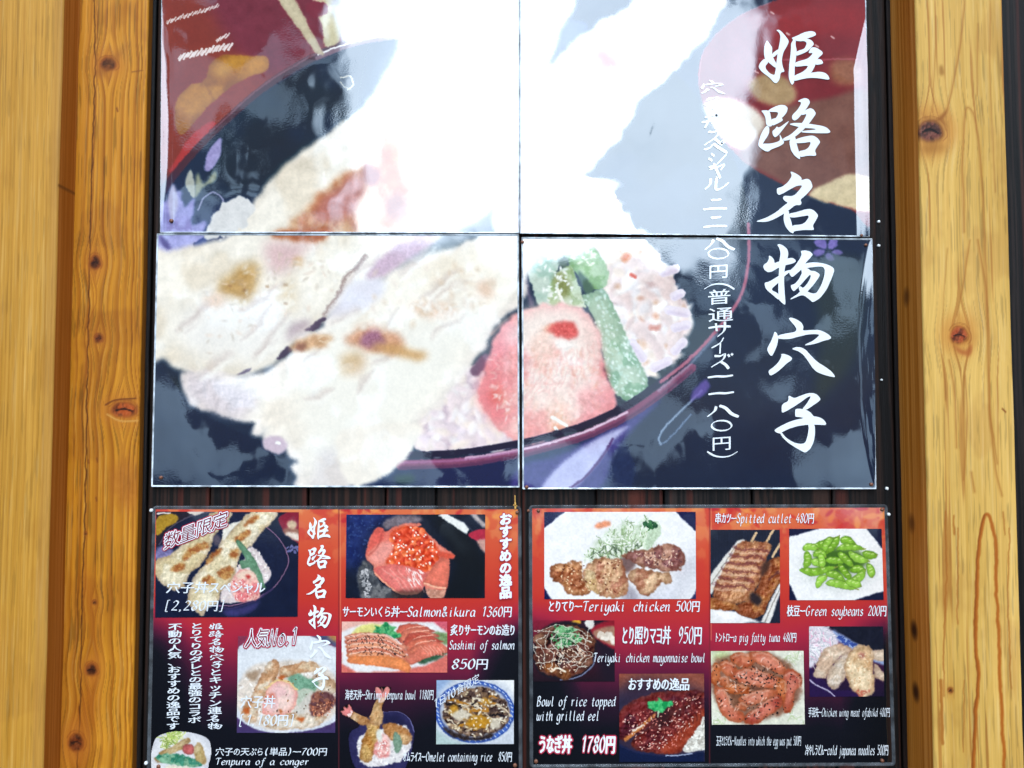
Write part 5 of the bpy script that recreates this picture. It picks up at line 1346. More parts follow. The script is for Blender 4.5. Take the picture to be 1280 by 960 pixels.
_I = [(0.2, 4.2), (0.9, 4.9), (0.8, 1), (1.2, 0.1), (2, 0.5)]
_A = [(4, 4.3), (2.6, 5), (0.8, 3.6), (0.6, 1), (1.8, 0), (3.4, 1.2), (4.2, 4.6)]
PEN = {   # strokes of a sloped broad-pen hand: baseline 0, x-height 5, ascender 8
    'a': (4.9, [_A, [(4.2, 4.8), (3.9, 1), (4.3, 0.1), (5, 0.5)]]),
    'b': (4.5, [[(0.8, 8), (0.7, 4), (0.6, 0.6), (1.6, 0), (3.6, 0.8), (4.1, 3.4), (3, 5), (0.9, 3.4)]]),
    'c': (4.1, [[(4, 4.1), (2.8, 5), (0.9, 3.8), (0.6, 1.2), (1.8, 0), (3.8, 0.8)]]),
    'd': (5.0, [_A, [(4.4, 8), (4.1, 3), (4.1, 0.8), (5, 0.4)]]),
    'e': (4.2, [[(0.8, 2.4), (3, 2.9), (3.9, 4), (2.8, 5), (1, 3.8), (0.6, 1.4), (1.9, 0), (3.9, 0.9)]]),
    'f': (3.6, [[(4.4, 7.4), (3.4, 8), (2.4, 6.6), (1.9, 2), (1.4, -2), (0.3, -2.8), (-0.5, -2.2)], [(0.6, 4.8), (3.8, 4.9)]]),
    'g': (4.7, [_A, [(4.3, 4.9), (4, 0), (3.4, -2.4), (1.6, -3), (0.2, -2.2)]]),
    'h': (4.8, [[(1, 8), (0.7, 3), (0.6, 0)], [(0.7, 2.6), (2.4, 4.9), (3.7, 4.6), (3.6, 1.4), (3.9, 0.1), (4.8, 0.5)]]),
    'i': (2.1, [_I, [(0.9, 6.5), (1.3, 7.1)]]),
    'j': (2.0, [[(0.3, 4.4), (0.9, 4.9), (0.8, 0), (0.2, -2.4), (-0.9, -2.6)], [(0.9, 6.5), (1.3, 7.1)]]),
    'k': (4.4, [[(1, 8), (0.7, 3), (0.6, 0)], [(3.8, 4.8), (2.2, 3.6), (0.9, 2.6)], [(1.6, 2.9), (3, 1), (4.4, 0.2)]]),
    'l': (2.1, [[(1, 8), (0.8, 3), (0.8, 0.8), (1.3, 0), (2.1, 0.5)]]),
    'm': (6.2, [[(0.1, 4.3), (0.8, 4.9), (0.6, 0)], [(0.7, 2.6), (2, 4.8), (2.9, 4.7), (2.8, 0)], [(2.9, 2.6), (4.2, 4.8), (5.1, 4.6), (5, 1), (5.4, 0.1), (6.1, 0.5)]]),
    'n': (4.8, [[(0.1, 4.3), (0.8, 4.9), (0.6, 0)], [(0.7, 2.6), (2.4, 4.9), (3.7, 4.6), (3.6, 1.4), (3.9, 0.1), (4.8, 0.5)]]),
    'o': (4.4, [[(2.4, 5), (0.8, 3.8), (0.6, 1.2), (2, 0), (3.7, 1), (4, 3.4), (2.9, 4.9), (2.2, 5)]]),
    'p': (4.4, [[(0.1, 4.3), (0.9, 4.9), (0.7, 0), (0.5, -3)], [(0.8, 3), (2.4, 5), (3.9, 4), (3.6, 1), (2, 0), (0.8, 0.8)]]),
    'r': (3.4, [[(0.1, 4.3), (0.9, 4.9), (0.7, 0)], [(0.8, 2.8), (2.2, 4.8), (3.3, 4.6)]]),
    's': (3.7, [[(3.4, 4.3), (2, 5), (0.8, 4), (2, 2.7), (3.3, 1.4), (2.2, 0), (0.4, 0.6)]]),
    't': (3.3, [[(1.8, 7), (1.3, 2.5), (1.4, 0.6), (2.1, 0), (3.2, 0.7)], [(0.2, 4.7), (3.2, 4.9)]]),
    'u': (4.9, [[(0.2, 4.4), (0.9, 4.8), (0.8, 1.2), (1.7, 0.1), (3.2, 1), (4, 3.6)], [(4.1, 4.9), (3.8, 1), (4.2, 0.1), (5, .5)]]),
    'w': (6.1, [[(0.2, 4.4), (0.9, 4.8), (0.9, 1), (1.9, 0.1), (3.1, 1.4), (3.3, 4.6)], [(3.2, 1.4), (4.2, 0.1), (5.4, 1.2), (5.9, 4.6)]]),
    'y': (4.6, [[(0.2, 4.4), (0.9, 4.8), (0.9, 1.2), (2, 0.2), (3.4, 1.4), (4.1, 4.4)], [(4.2, 4.9), (3.9, 0), (3.2, -2.4), (1.4, -3), (0.1, -2.2)]]),
    '0': (4.7, [[(2.6, 8), (0.9, 6), (0.7, 2.2), (2.2, 0), (3.9, 1.6), (4.2, 5.6), (2.9, 7.9), (2.4, 8)]]),
    '1': (3.2, [[(0.8, 6.6), (2.4, 8), (2.2, 4), (2, 0)]]),
    '2': (4.7, [[(0.8, 6.4), (2.2, 8), (4, 6.8), (3.2, 4), (0.6, 0.2)], [(0.6, 0.2), (2.4, 0.4), (4.4, 0.3)]]),
    '3': (4.6, [[(0.8, 7.2), (2.4, 8), (4, 6.6), (2, 4.4)], [(2, 4.4), (4.2, 3), (3.4, 0.5), (1.6, 0), (0.4, 0.9)]]),
    '4': (4.9, [[(3, 8), (1.6, 5), (0.4, 2.6)], [(0.4, 2.6), (4.6, 2.6)], [(3.4, 5), (3.2, 2.4), (3, 0)]]),
    '5': (4.6, [[(1.4, 8), (1, 4.6)], [(1.4, 7.9), (4.2, 7.9)], [(1, 4.6), (3.2, 4.9), (4.1, 2.6), (2.8, 0.3), (0.4, 0.5)]]),
    '6': (4.5, [[(4, 7.6), (2, 6.6), (0.7, 3), (1.2, 0.5), (2.6, 0), (4, 1.6), (3.4, 4), (1.8, 4.2), (0.8, 2.4)]]),
    '7': (4.6, [[(0.8, 7.6), (4.4, 7.8)], [(4.4, 7.8), (2.4, 4), (1.6, 0)]]),
    '8': (4.5, [[(2.6, 4.4), (1, 6), (2.4, 8), (4, 6.4), (2.6, 4.4), (0.7, 2.2), (2, 0), (4, 1.6), (2.6, 4.4)]]),
    '9': (4.5, [[(3.9, 6), (2.4, 8), (0.8, 6), (1.8, 3.8), (3.8, 5.4), (4.1, 7.4)], [(4.1, 7), (3.6, 3), (1.4, 0)]]),
    'S': (4.8, [[(4.4, 6.8), (3, 8), (1.2, 7), (1.6, 5), (3.6, 3.4), (3.8, 1.2), (2, 0), (0.2, 1.2)]]),
    'T': (5.2, [[(0.2, 6.8), (1, 7.8), (4.8, 7.8), (5.4, 8.2)], [(3, 7.8), (2.7, 3), (2.5, 0.2)]]),
    'B': (5.0, [[(1.2, 7.8), (1, 4), (0.8, 0.1)], [(0.3, 7), (2.4, 8.1), (4, 6.8), (3, 4.6), (1.2, 4.3)], [(2.4, 4.5), (4.4, 3), (3.6, 0.6), (1.6, -0.1), (0.4, 0.4)]]),
    'G': (5.2, [[(4.4, 6.8), (3, 8), (1, 6), (0.5, 2.4), (1.8, 0), (3.8, 0.8), (4.3, 3.2)], [(2.8, 3.2), (5, 3.3)]]),
    'C': (4.8, [[(4.4, 6.8), (3, 8), (1, 6), (0.5, 2.4), (1.8, 0), (4.2, 1)]]),
    'O': (5.4, [[(2.8, 8), (0.9, 6), (0.6, 2.2), (2.4, 0), (4.5, 1.6), (4.9, 5.6), (3.2, 7.9), (2.6, 8)]]),
    'N': (5.4, [[(0.4, 0), (1.2, 7.8)], [(1.2, 7.8), (3.8, 0.2)], [(3.8, .2), (4.6, 8)]]),
    '&': (5.4, [[(4.8, 0.2), (1.6, 5.2), (1.6, 7.6), (3, 7.6), (2.8, 5.2), (0.7, 2), (1.6, 0), (3.4, 0.6), (4.6, 3.6)]]),
    ',': (1.8, [[(0.8, 0.7), (0.9, -0.4), (0.3, -1.2)]]),
    '.': (1.8, [[(0.5, 0.1), (0.9, 0.6)]]),
    '(': (2.6, [[(2, 8.4), (1.0, 6), (0.9, 2.4), (2, -0.6)]]),
    ')': (2.6, [[(0.5, 8.4), (1.5, 6), (1.6, 2.4), (0.5, -0.6)]]),
    '[': (2.8, [[(2.4, 8.6), (0.9, 8.5)], [(0.9, 8.5), (0.9, -0.8)], [(0.9, -0.8), (2.4, -0.9)]]),
    ']': (2.8, [[(0.3, 8.6), (1.8, 8.5)], [(1.8, 8.5), (1.8, -0.8)], [(1.8, -0.8), (0.3, -0.9)]]),
    '~': (8.4, [[(0.5, 3.3), (1.2, 4.1), (4, 3.7), (6.8, 4.0), (7.8, 3.6)]]),
    ' ': (2.6, []),
    '　': (6.0, []),
}
_glyphs = {}


def cjk_glyph(ch, off):
    """outline of one Japanese character from Blender's own built-in font, in em units"""
    key = (ch, off)
    if key not in _glyphs:
        c = bpy.data.curves.new('glyph', 'FONT')
        c.body = ch
        c.size = 1
        c.offset = off
        c.resolution_u = 2
        o = bpy.data.objects.new('glyph', c)
        COL.objects.link(o)
        dg = bpy.context.evaluated_depsgraph_get()
        me = bpy.data.meshes.new_from_object(o.evaluated_get(dg))
        vs = [(v.co.x, v.co.y) for v in me.vertices]
        fs = [tuple(p.vertices) for p in me.polygons]
        bpy.data.objects.remove(o)
        bpy.data.curves.remove(c)
        bpy.data.meshes.remove(me)
        _glyphs[key] = (vs, fs)
    return _glyphs[key]


def chaikin(P, n=2):
    P = np.asarray(P, float)
    for _ in range(n):
        Q = np.roll(P, -1, 0)
        P = np.stack([P * .8 + Q * .2, P * .2 + Q * .8], 1).reshape(-1, 2)
    return P


class Letters:
    """collects flat glyph shapes in photo pixels; each overlapping stroke lies a hair nearer than the one before"""
    def __init__(self):
        self.V, self.Fc, self.L, self.k = [], [], [], 0

    def add(self, pts, faces, layer):
        b = len(self.V)
        self.V += [tuple(p) for p in pts]
        self.L += [layer] * len(pts)
        self.Fc += [tuple(b + i for i in f) for f in faces]

    def poly(self, P, layer=0):
        P = np.asarray(P, float)
        tr = tessellate_polygon([[Vector((p[0], p[1], 0)) for p in P]])
        self.add(P, tr, layer)

    def brush(self, ch, x, y, w, h):
        """x, y: top left corner; w, h: size of the 1200 x 960 cell"""
        for i, st in enumerate(BRUSH[ch]):
            P = chaikin(st)
            self.poly(np.stack([x + P[:, 0] / 1200 * w, y + P[:, 1] / 960 * h], 1), i)

    def cjk(self, P, fs, r, layer=0):
        """a glyph thickened by r pixels: shifted copies, each a hair nearer"""
        P = np.asarray(P, float)
        if r < .05:
            self.add(P, fs, layer)
            return
        n = 2 if r < .45 else (6 if r < 1.2 else 9)
        for i in range(n):
            t = math.pi * 2 * i / n + (0 if n > 2 else .35)
            self.add(P + np.array((math.cos(t), math.sin(t))) * r, fs, layer + i * .5)

    def pen(self, strokes, M, wid, layer0=0, grow=0.0):
        """strokes in pen units; M maps them to pixels; a broad nib held at 40 degrees"""
        for i, st in enumerate(strokes):
            P = spline(st, False, 6) if len(st) > 2 else np.asarray(st, float)
            if len(P) < 2:
                continue
            T = np.gradient(P, axis=0)
            T /= np.linalg.norm(T, axis=1)[:, None] + 1e-9
            th = np.arctan2(T[:, 1], T[:, 0]) - math.radians(38)
            hw = wid * (0.3 + 0.7 * np.abs(np.sin(th))) / 2 + grow
            hw[[0, -1]] *= 0.75
            if grow:
                P = P.copy()
                P[0] -= T[0] * grow
                P[-1] += T[-1] * grow
            N = np.stack([-T[:, 1], T[:, 0]], 1)
            A, B = M(P + N * hw[:, None]), M(P - N * hw[:, None])
            n = len(P)
            self.add(np.concatenate([A, B]), [(j, j + 1, n + j + 1, n + j) for j in range(n - 1)], layer0 + i % 3)

    @staticmethod
    def width(c):
        if c in 'mwNOGTB&':
            return 6.4
        if c in ',.':
            return 3.0
        if c == '~' or c == '　':
            return 7.5
        if c in PEN:
            return 5.2
        return 6.6 if '\u3040' <= c <= '\u30ff' else 8.2

    def text(self, s, x0, x1, yb, h, bold=0.012, slant=0.16, rise=0.0, wid=1.15, curve=0.0, grow=0.0):
        """one line from x0 to x1 on the baseline yb; h is the em height"""
        adv = [self.width(c) for c in s]
        tot = sum(adv)
        sx = (x1 - x0) / tot
        sy = h / 10.0
        X = 0.0
        for i, c in enumerate(s):
            u = X

            def M(P, u=u):
                P = np.asarray(P, float)
                gx = u + P[:, 0] + P[:, 1] * slant
                t = gx / tot
                return np.stack([x0 + gx * sx, yb + rise * t + curve * 4 * (t - .5) ** 2 - P[:, 1] * sy], 1)
            if c in PEN:
                self.pen(PEN[c][1], lambda P, u=u, M=M, c=c, a=adv[i]: M(np.asarray(P, float) + ((a - PEN[c][0]) / 2, 0), u), wid, grow=grow)
            else:
                vs, fs = cjk_glyph(c, 0.0)
                vs = np.asarray(vs, float) * 10
                vs[:, 1] += 0.2
                vs[:, 0] = vs[:, 0] * adv[i] / 9.6 - vs[:, 1] * slant * .45 + .3
                self.cjk(M(vs), fs, bold * h * 1.2 + grow * sy)
            X += adv[i]

    def vtext(self, s, xc, y0, y1, w, bold=0.012, tilt=0.05, grow=0.0, lean=0.0, fill=.96):
        """a column of Japanese characters from y0 to y1, w wide"""
        st = (y1 - y0) / len(s)
        for i, c in enumerate(s):
            if c in ' 　':
                continue
            cy = y0 + st * (i + .5)
            cx = xc + lean * (i + .5) / len(s)
            if c in BRUSH and not grow:
                self.brush(c, cx - w * .58, cy - st * .5, w * 1.16, st)
                continue
            vs, fs = cjk_glyph(c, 0.0)
            P = np.asarray(vs, float) - (.5, .38)
            if c in 'ー~()（）':
                P = P[:, ::-1] * (1, -1)
            P[:, 1] += P[:, 0] * tilt * 2
            self.cjk(np.stack([cx + P[:, 0] * w, cy - P[:, 1] * st * fill * 1.08], 1), fs, bold * w + grow)

    def build(self, name, mat, parent, Y, eps=0.00003):
        V = np.asarray(self.V, float)
        L = np.asarray(self.L, float)
        P = at(V[:, 0], V[:, 1], Y)
        P[:, 1] -= L * eps
        # every face looks out of the wall
        fs = []
        for f in self.Fc:
            a, b, c = V[f[0]], V[f[1]], V[f[2]]
            cr = (b[0] - a[0]) * (c[1] - a[1]) - (b[1] - a[1]) * (c[0] - a[0])
            fs.append(f[::-1] if cr > 0 else f)
        return mesh_obj(name, P, fs, mat, parent)


# ------------------------------------------------------------------ materials in use
M_PRINT = laminate_mat('laminated_print')
M_WHITE = laminate_mat('white_ink', (0.80, 0.80, 0.80))
M_SOFTW = laminate_mat('white_ink_small', (0.70, 0.70, 0.71), gloss=.6)
M_RED = laminate_mat('red_ink', (0.45, 0.03, 0.06))
M_DARK = laminate_mat('dark_ink', (0.05, 0.02, 0.025))
M_CRIM = laminate_mat('crimson_ink', (0.22, 0.012, 0.03))
M_CLEAR = clear_mat('clear_film', 0.62, (0.72, 0.76, 0.8))
M_CLEARD = clear_mat('clear_film_margin', 0.07)
M_POST = wood_mat('planed_cedar', 0.5, 0.22, 0.0002, 0.16)
M_DARKW = wood_mat('charred_board', 0.6, 0.6, 0.0007, 0.18)
M_PIN = simple_mat('white_enamel', (0.8, 0.8, 0.78), 0.25)
M_TACK = simple_mat('rusty_tack', (0.17, 0.06, 0.03), 0.45, 0.2)
M_STRAW = simple_mat('ochre_fibre', (0.62, 0.32, 0.06), 0.6)

# ------------------------------------------------------------------ the wall of dark boards
Z0, Z1 = 0.70, 2.30


def dark_wall():
    r = np.random.default_rng(3)
    xs = [-1.0]
    edges = [at(px, 620)[0] for px in (183, 262, 385, 482, 545, 652, 745, 830, 940, 1040, 1121)]
    V, Fs, C = [], [], []
    bounds = [-1.02] + [float(edges[0]) - .19, float(edges[0]) - .095] + [float(e) for e in edges] + [float(edges[-1]) + .09, float(edges[-1]) + .18, 1.02]
    zz = np.linspace(Z0, Z1, 420)
    for i in range(len(bounds) - 1):
        a, b = bounds[i] + .0011, bounds[i + 1] - .0011
        n = max(8, int((b - a) / .0016))
        u = np.linspace(a, b, n)
        prof_x = np.concatenate([[a, a], u, [b, b]])
        e = np.minimum(u - a, b - u)
        prof_y = np.concatenate([[.012, .002], .0010 * np.exp(-e / .0012), [.002, .012]]) + r.uniform(0, .0012)
        Xg, Zg = np.meshgrid(prof_x, zz)
        Yg = np.broadcast_to(prof_y, Xg.shape).copy()
        px, py = proj(np.stack([Xg, Yg, Zg], -1))
        wav = (fbm(Zg * 5, Xg * 8, i, 3) - .5) * .010
        gr = .6 * fbm((Xg + wav) * 330, Zg * 1.5, i, 3) + .4 * fbm((Xg + wav) * 620, Zg * 2.5, i + 2, 2)
        Yg += np.where((Xg > a + .002) & (Xg < b - .002), (gr - .5) * -.0016, 0)
        late = sstep(gr, .42, .62)
        base = np.array([(12, 10, 11), (22, 15, 13), (14, 12, 13), (18, 14, 12)][i % 4], float)
        warm = np.array([(56, 40, 34), (76, 48, 38), (56, 45, 42), (66, 45, 38)][i % 4], float)
        c = base + (warm - base) * (late * (.35 + .65 * fbm(Xg * 30, Zg * 2, i + 9, 2)))[..., None]
        red = sstep(fbm(Xg * 120 + 3, Zg * .7, i + 4, 2), .64, .74)
        c += (np.array((104, 44, 34)) - c) * (red * .55)[..., None]
        # small knots in the boards
        for _ in range(2):
            kx, kz = r.uniform(a, b), r.uniform(Z0, Z1)
            d = np.hypot((Xg - kx) / .008, (Zg - kz) / .012)
            c += (np.array((14, 12, 13)) - c) * np.clip(1.3 - d, 0, 1)[..., None]
        base_i = len(V) and sum(len(q) for q in V)
        V.append(np.stack([Xg, Yg, Zg], -1).reshape(-1, 3))
        C.append(albedo(c).reshape(-1, 3))
        Fs.append(grid_faces(*Xg.shape)[:, ::-1][:, ::-1] + base_i)
    o = mesh_obj('board_wall', np.concatenate(V), np.concatenate(Fs), M_DARKW, None, np.concatenate(C), True)
    tag(o, 'wall of dark charred vertical boards behind the menu sheets', 'wall')


dark_wall()

# backing that closes the gaps between the boards
bk = mesh_obj('wall_backing', [(-1.1, .014, Z0), (1.1, .014, Z0), (1.1, .014, Z1), (-1.1, .014, Z1), (-1.1, .04, Z0), (1.1, .04, Z0), (1.1, .04, Z1), (-1.1, .04, Z1)],
              [(0, 1, 2, 3), (7, 6, 5, 4), (0, 4, 5, 1), (3, 2, 6, 7), (0, 3, 7, 4), (1, 5, 6, 2)], simple_mat('building_paper', (0.012, 0.011, 0.011), .9))
tag(bk, kind='structure')


# ------------------------------------------------------------------ posts
def post(name, label, x0, x1, yf, yb, paint, rad=.0025, step=.0009):
    """a squared timber, arrises slightly eased; paint(pr, face) colours it in photo pixels"""
    k = np.linspace(0, math.pi / 2, 4)
    fx = np.arange(x0 + rad, x1 - rad + 1e-6, step)
    sy = np.arange(yb, yf + rad, -step * 1.5)
    X = np.concatenate([np.full(len(sy), x0), x0 + rad - rad * np.cos(k), fx[1:-1], x1 - rad + rad * np.sin(k), np.full(len(sy), x1)])
    Yc = np.concatenate([sy, yf + rad - rad * np.sin(k), np.full(len(fx) - 2, yf), yf + rad - rad * np.cos(k), sy[::-1]])
    zz = np.arange(Z0, Z1, .0013)
    Xg, Zg = np.meshgrid(X, zz)
    Yg = np.broadcast_to(Yc, Xg.shape).copy()
    uu = np.concatenate([[0], np.cumsum(np.hypot(np.diff(X), np.diff(Yc)))])
    Ug = np.broadcast_to(uu, Xg.shape)
    wob = (fbm(Zg * 9, Ug * 6, len(label), 3) - .5) * .0012
    Xg = Xg + wob * (Xg < x0 + .004) - wob * (Xg > x1 - .004)
    P = np.stack([Xg, Yg, Zg], -1)
    px, py = proj(np.stack([Xg, np.full_like(Xg, yf), Zg], -1))
    pr = Print(px, py)
    nf = len(sy)
    pr.side = np.zeros(len(X))
    pr.side[:nf] = -1
    pr.side[-nf:] = 1
    paint(pr, Ug, Zg)
    # butt ends
    o = mesh_obj(name, P.reshape(-1, 3), grid_faces(*Xg.shape), M_POST, None, pr.colors().reshape(-1, 3), True)
    return tag(o, label, 'post')


def grain(U, Z, period, knots, seed, drift=.010, px=None):
    """growth-ring lines running along the timber and swerving round the knots"""
    u = U + (fbm(Z * 2.2, U * 3, seed, 3) - .5) * drift
    for (ku, kz, r_, s_) in knots:
        dz = (Z - kz) / (r_ * 3.0)
        du = (U - ku)
        u = u - s_ * np.sign(du) * r_ * 1.3 * np.exp(-dz ** 2) * np.exp(-np.abs(du) / (r_ * 3.2))
    ph = u / period + (fbm(u * 60, Z * .8, seed + 3, 2) - .5) * 2.4 + (fbm(u * 17, Z * .4, seed + 5, 2) - .5) * 4
    f = ph - np.floor(ph)
    # late wood darkens gradually, then stops short; rings differ in strength
    st = .45 + .8 * vnoise(np.floor(ph) * 7.3, Z * .6 + seed, seed)
    edge = np.clip((1 - f) / .10, 0, 1)
    return np.clip(f ** 2.2 * st * edge, 0, 1), u


def fibres(c, u, Z, seed, amt=1.0):
    """short dark pores and pale fibres, and a few handling stains"""
    p1 = sstep(fbm(u * 620, Z * 22, seed, 2), .62, .74)
    p2 = sstep(fbm(u * 520 + 9, Z * 14, seed + 2, 2), .64, .78)
    st = sstep(fbm(u * 24, Z * 16, seed + 4, 4), .56, .70)
    c = c * (1 - amt * .20 * p1[..., None]) + (255 - c) * .10 * p2[..., None]
    return c * (1 - amt * st[..., None] * np.array((.07, .10, .12)))


def knot(k, cx, cy, rx, ry, core=(70, 34, 14), ring=(176, 96, 34), halo=(196, 120, 44)):
    k.frame(0, 0, 1)
    e = lambda s, n=14: [(cx + rx * s * math.cos(t) * (1 + .08 * math.sin(3 * t)), cy + ry * s * math.sin(t)) for t in np.linspace(0, 6.283, n + 1)[:-1]]
    k.p([(cx + rx * 2.4 * math.cos(t), cy + ry * 2.8 * math.sin(t)) for t in np.linspace(0, 6.283, 15)[:-1]], halo, soft=4, a=.45, w=2, ws=8)
    k.p(e(1.3), ring, soft=1, a=.8, w=1, ws=5)
    k.p(e(1.0), core, soft=.5, w=1.0, ws=4, tex=22, ts=2, c2=tuple(v * 1.7 for v in core), cs=5)
    k.line([(cx - rx * .7, cy + 1), (cx, cy - ry * .1), (cx + rx * .7, cy + ry * .2)], max(1, rx * .16), (28, 14, 8), soft=.5, a=.9)
    for s in (1.12, 1.5):
        P_ = e(s, 16)
        k.line(P_[9:] + P_[:3], 1.1, (132, 66, 22), soft=.6, a=.5, w=1, ws=6)


def U_of(px, py, yf, x0, side=0.0):
    return float(at(px, py, yf)[0]) - x0


def paint_pale(k, U, Z):
    gl, u = grain(U, Z, .0065, [], 5, .006)
    c = np.array((208, 156, 64)) + (np.array((166, 110, 34)) - np.array((208, 156, 64))) * (gl * .42)[..., None]
    c = c + ((fbm(U * 60, Z * 3, 4) - .5) * 34)[..., None] + ((fbm(u * 700, Z * 6, 8, 2) - .5) * 26)[..., None]
    c = fibres(c, u, Z, 3, .45)
    band = sstep(fbm(U * 26, Z * .35, 12, 2), .45, .62)
    c += (np.array((188, 142, 80)) - c) * (band * .35)[..., None]
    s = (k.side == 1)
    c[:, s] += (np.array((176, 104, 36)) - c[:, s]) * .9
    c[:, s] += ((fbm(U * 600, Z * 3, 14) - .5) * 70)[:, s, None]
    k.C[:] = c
    k.frame(0, 0, 1)
    k.line([(74, 231), (75, 234)], 4, (110, 66, 28), soft=.8)
    k.line([(72, 360), (72, 480)], 1, (120, 74, 34), soft=.6, a=.5)


def paint_knotty(k, U, Z):
    side_off = float(np.argmax(k.side == 0)) 
    kn = [(118, 80 * 0 + 80, 135, 9, 8), ]
    ks = []
    for (px, py, r_) in ((135, 80, .008), (119, 327, .008), (123, 423, .006), (153, 512, .010), (114, 837, .008), (95, 928, .009), (118, 753, .004)):
        P = at(px, py, YK)
        ks.append((float(P[0]) - XK0 + UK, float(P[2]), r_, 1.0))
    gl, u = grain(U, Z, .0085, ks, 21, .008)
    base, dark = np.array((216, 148, 42)), np.array((126, 62, 10))
    c = base + (dark - base) * (gl * .75)[..., None]
    c = c + ((fbm(U * 50, Z * 3, 24) - .5) * 36)[..., None] + ((fbm(u * 600, Z * 5, 28, 2) - .5) * 22)[..., None]
    c = fibres(c, u, Z, 5)
    heart = sstep(fbm(U * 20, Z * .8, 33, 2), .5, .7)
    c += (np.array((190, 116, 38)) - c) * (heart * .4)[..., None]
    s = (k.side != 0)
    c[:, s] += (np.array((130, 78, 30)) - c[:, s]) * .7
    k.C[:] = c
    hold = c[:, s].copy()
    k.frame(0, 0, 1)
    k.p([(138, 590), (160, 570), (170, 600), (168, 640), (140, 615)], (176, 104, 36), soft=6, a=.6, tex=10, ts=4)
    k.p([(90, 905), (110, 850), (116, 800), (104, 730), (108, 700), (118, 760), (124, 850), (110, 960), (88, 960)], (176, 94, 24), soft=5, a=.5)
    k.line([(118, -20), (119, 60), (117, 150), (114, 240), (112, 330), (111, 400), (109, 480), (108, 560), (106, 640), (102, 760), (101, 850), (97, 960)], 1.5, (92, 46, 14), soft=.5, w=1.5, ws=14)
    k.line([(121, -20), (121, 100), (116, 200)], .9, (128, 70, 24), soft=.5, w=1, ws=10, a=.7)
    k.line([(112, 330), (121, 372), (110, 410), (108, 470)], 1, (150, 80, 24), soft=.6, w=1, ws=9, a=.7)
    knot(k, 135, 80, 9, 7)
    k.p([(120, 90), (140, 72), (165, 50), (150, 70), (130, 95)], (150, 90, 36), soft=3, a=.6)
    knot(k, 119, 328, 6, 8)
    knot(k, 123, 423, 4.5, 4.5)
    knot(k, 155, 512, 14, 8, (110, 52, 22), (160, 84, 34))
    k.line([(132, 506), (145, 500), (170, 498)], 2, (120, 62, 22), soft=.7)
    k.line([(134, 518), (150, 526), (172, 526)], 2, (216, 160, 80), soft=.7)
    knot(k, 114, 837, 6.5, 7)
    knot(k, 95, 928, 8.5, 10)
    knot(k, 118, 753, 2.2, 2.2)
    knot(k, 107, 667, 1.4, 1.4)
    k.line([(165, 90), (178, 88)], 1.6, (130, 74, 30), soft=.6, a=.7)
    for px, py in ((146, 137), (110, 577), (121, 575), (120, 624)):
        k.line([(px, py - 2), (px + 1, py + 2)], 2.2, (130, 70, 26), soft=.7, a=.8)
    k.C[:, s] = hold


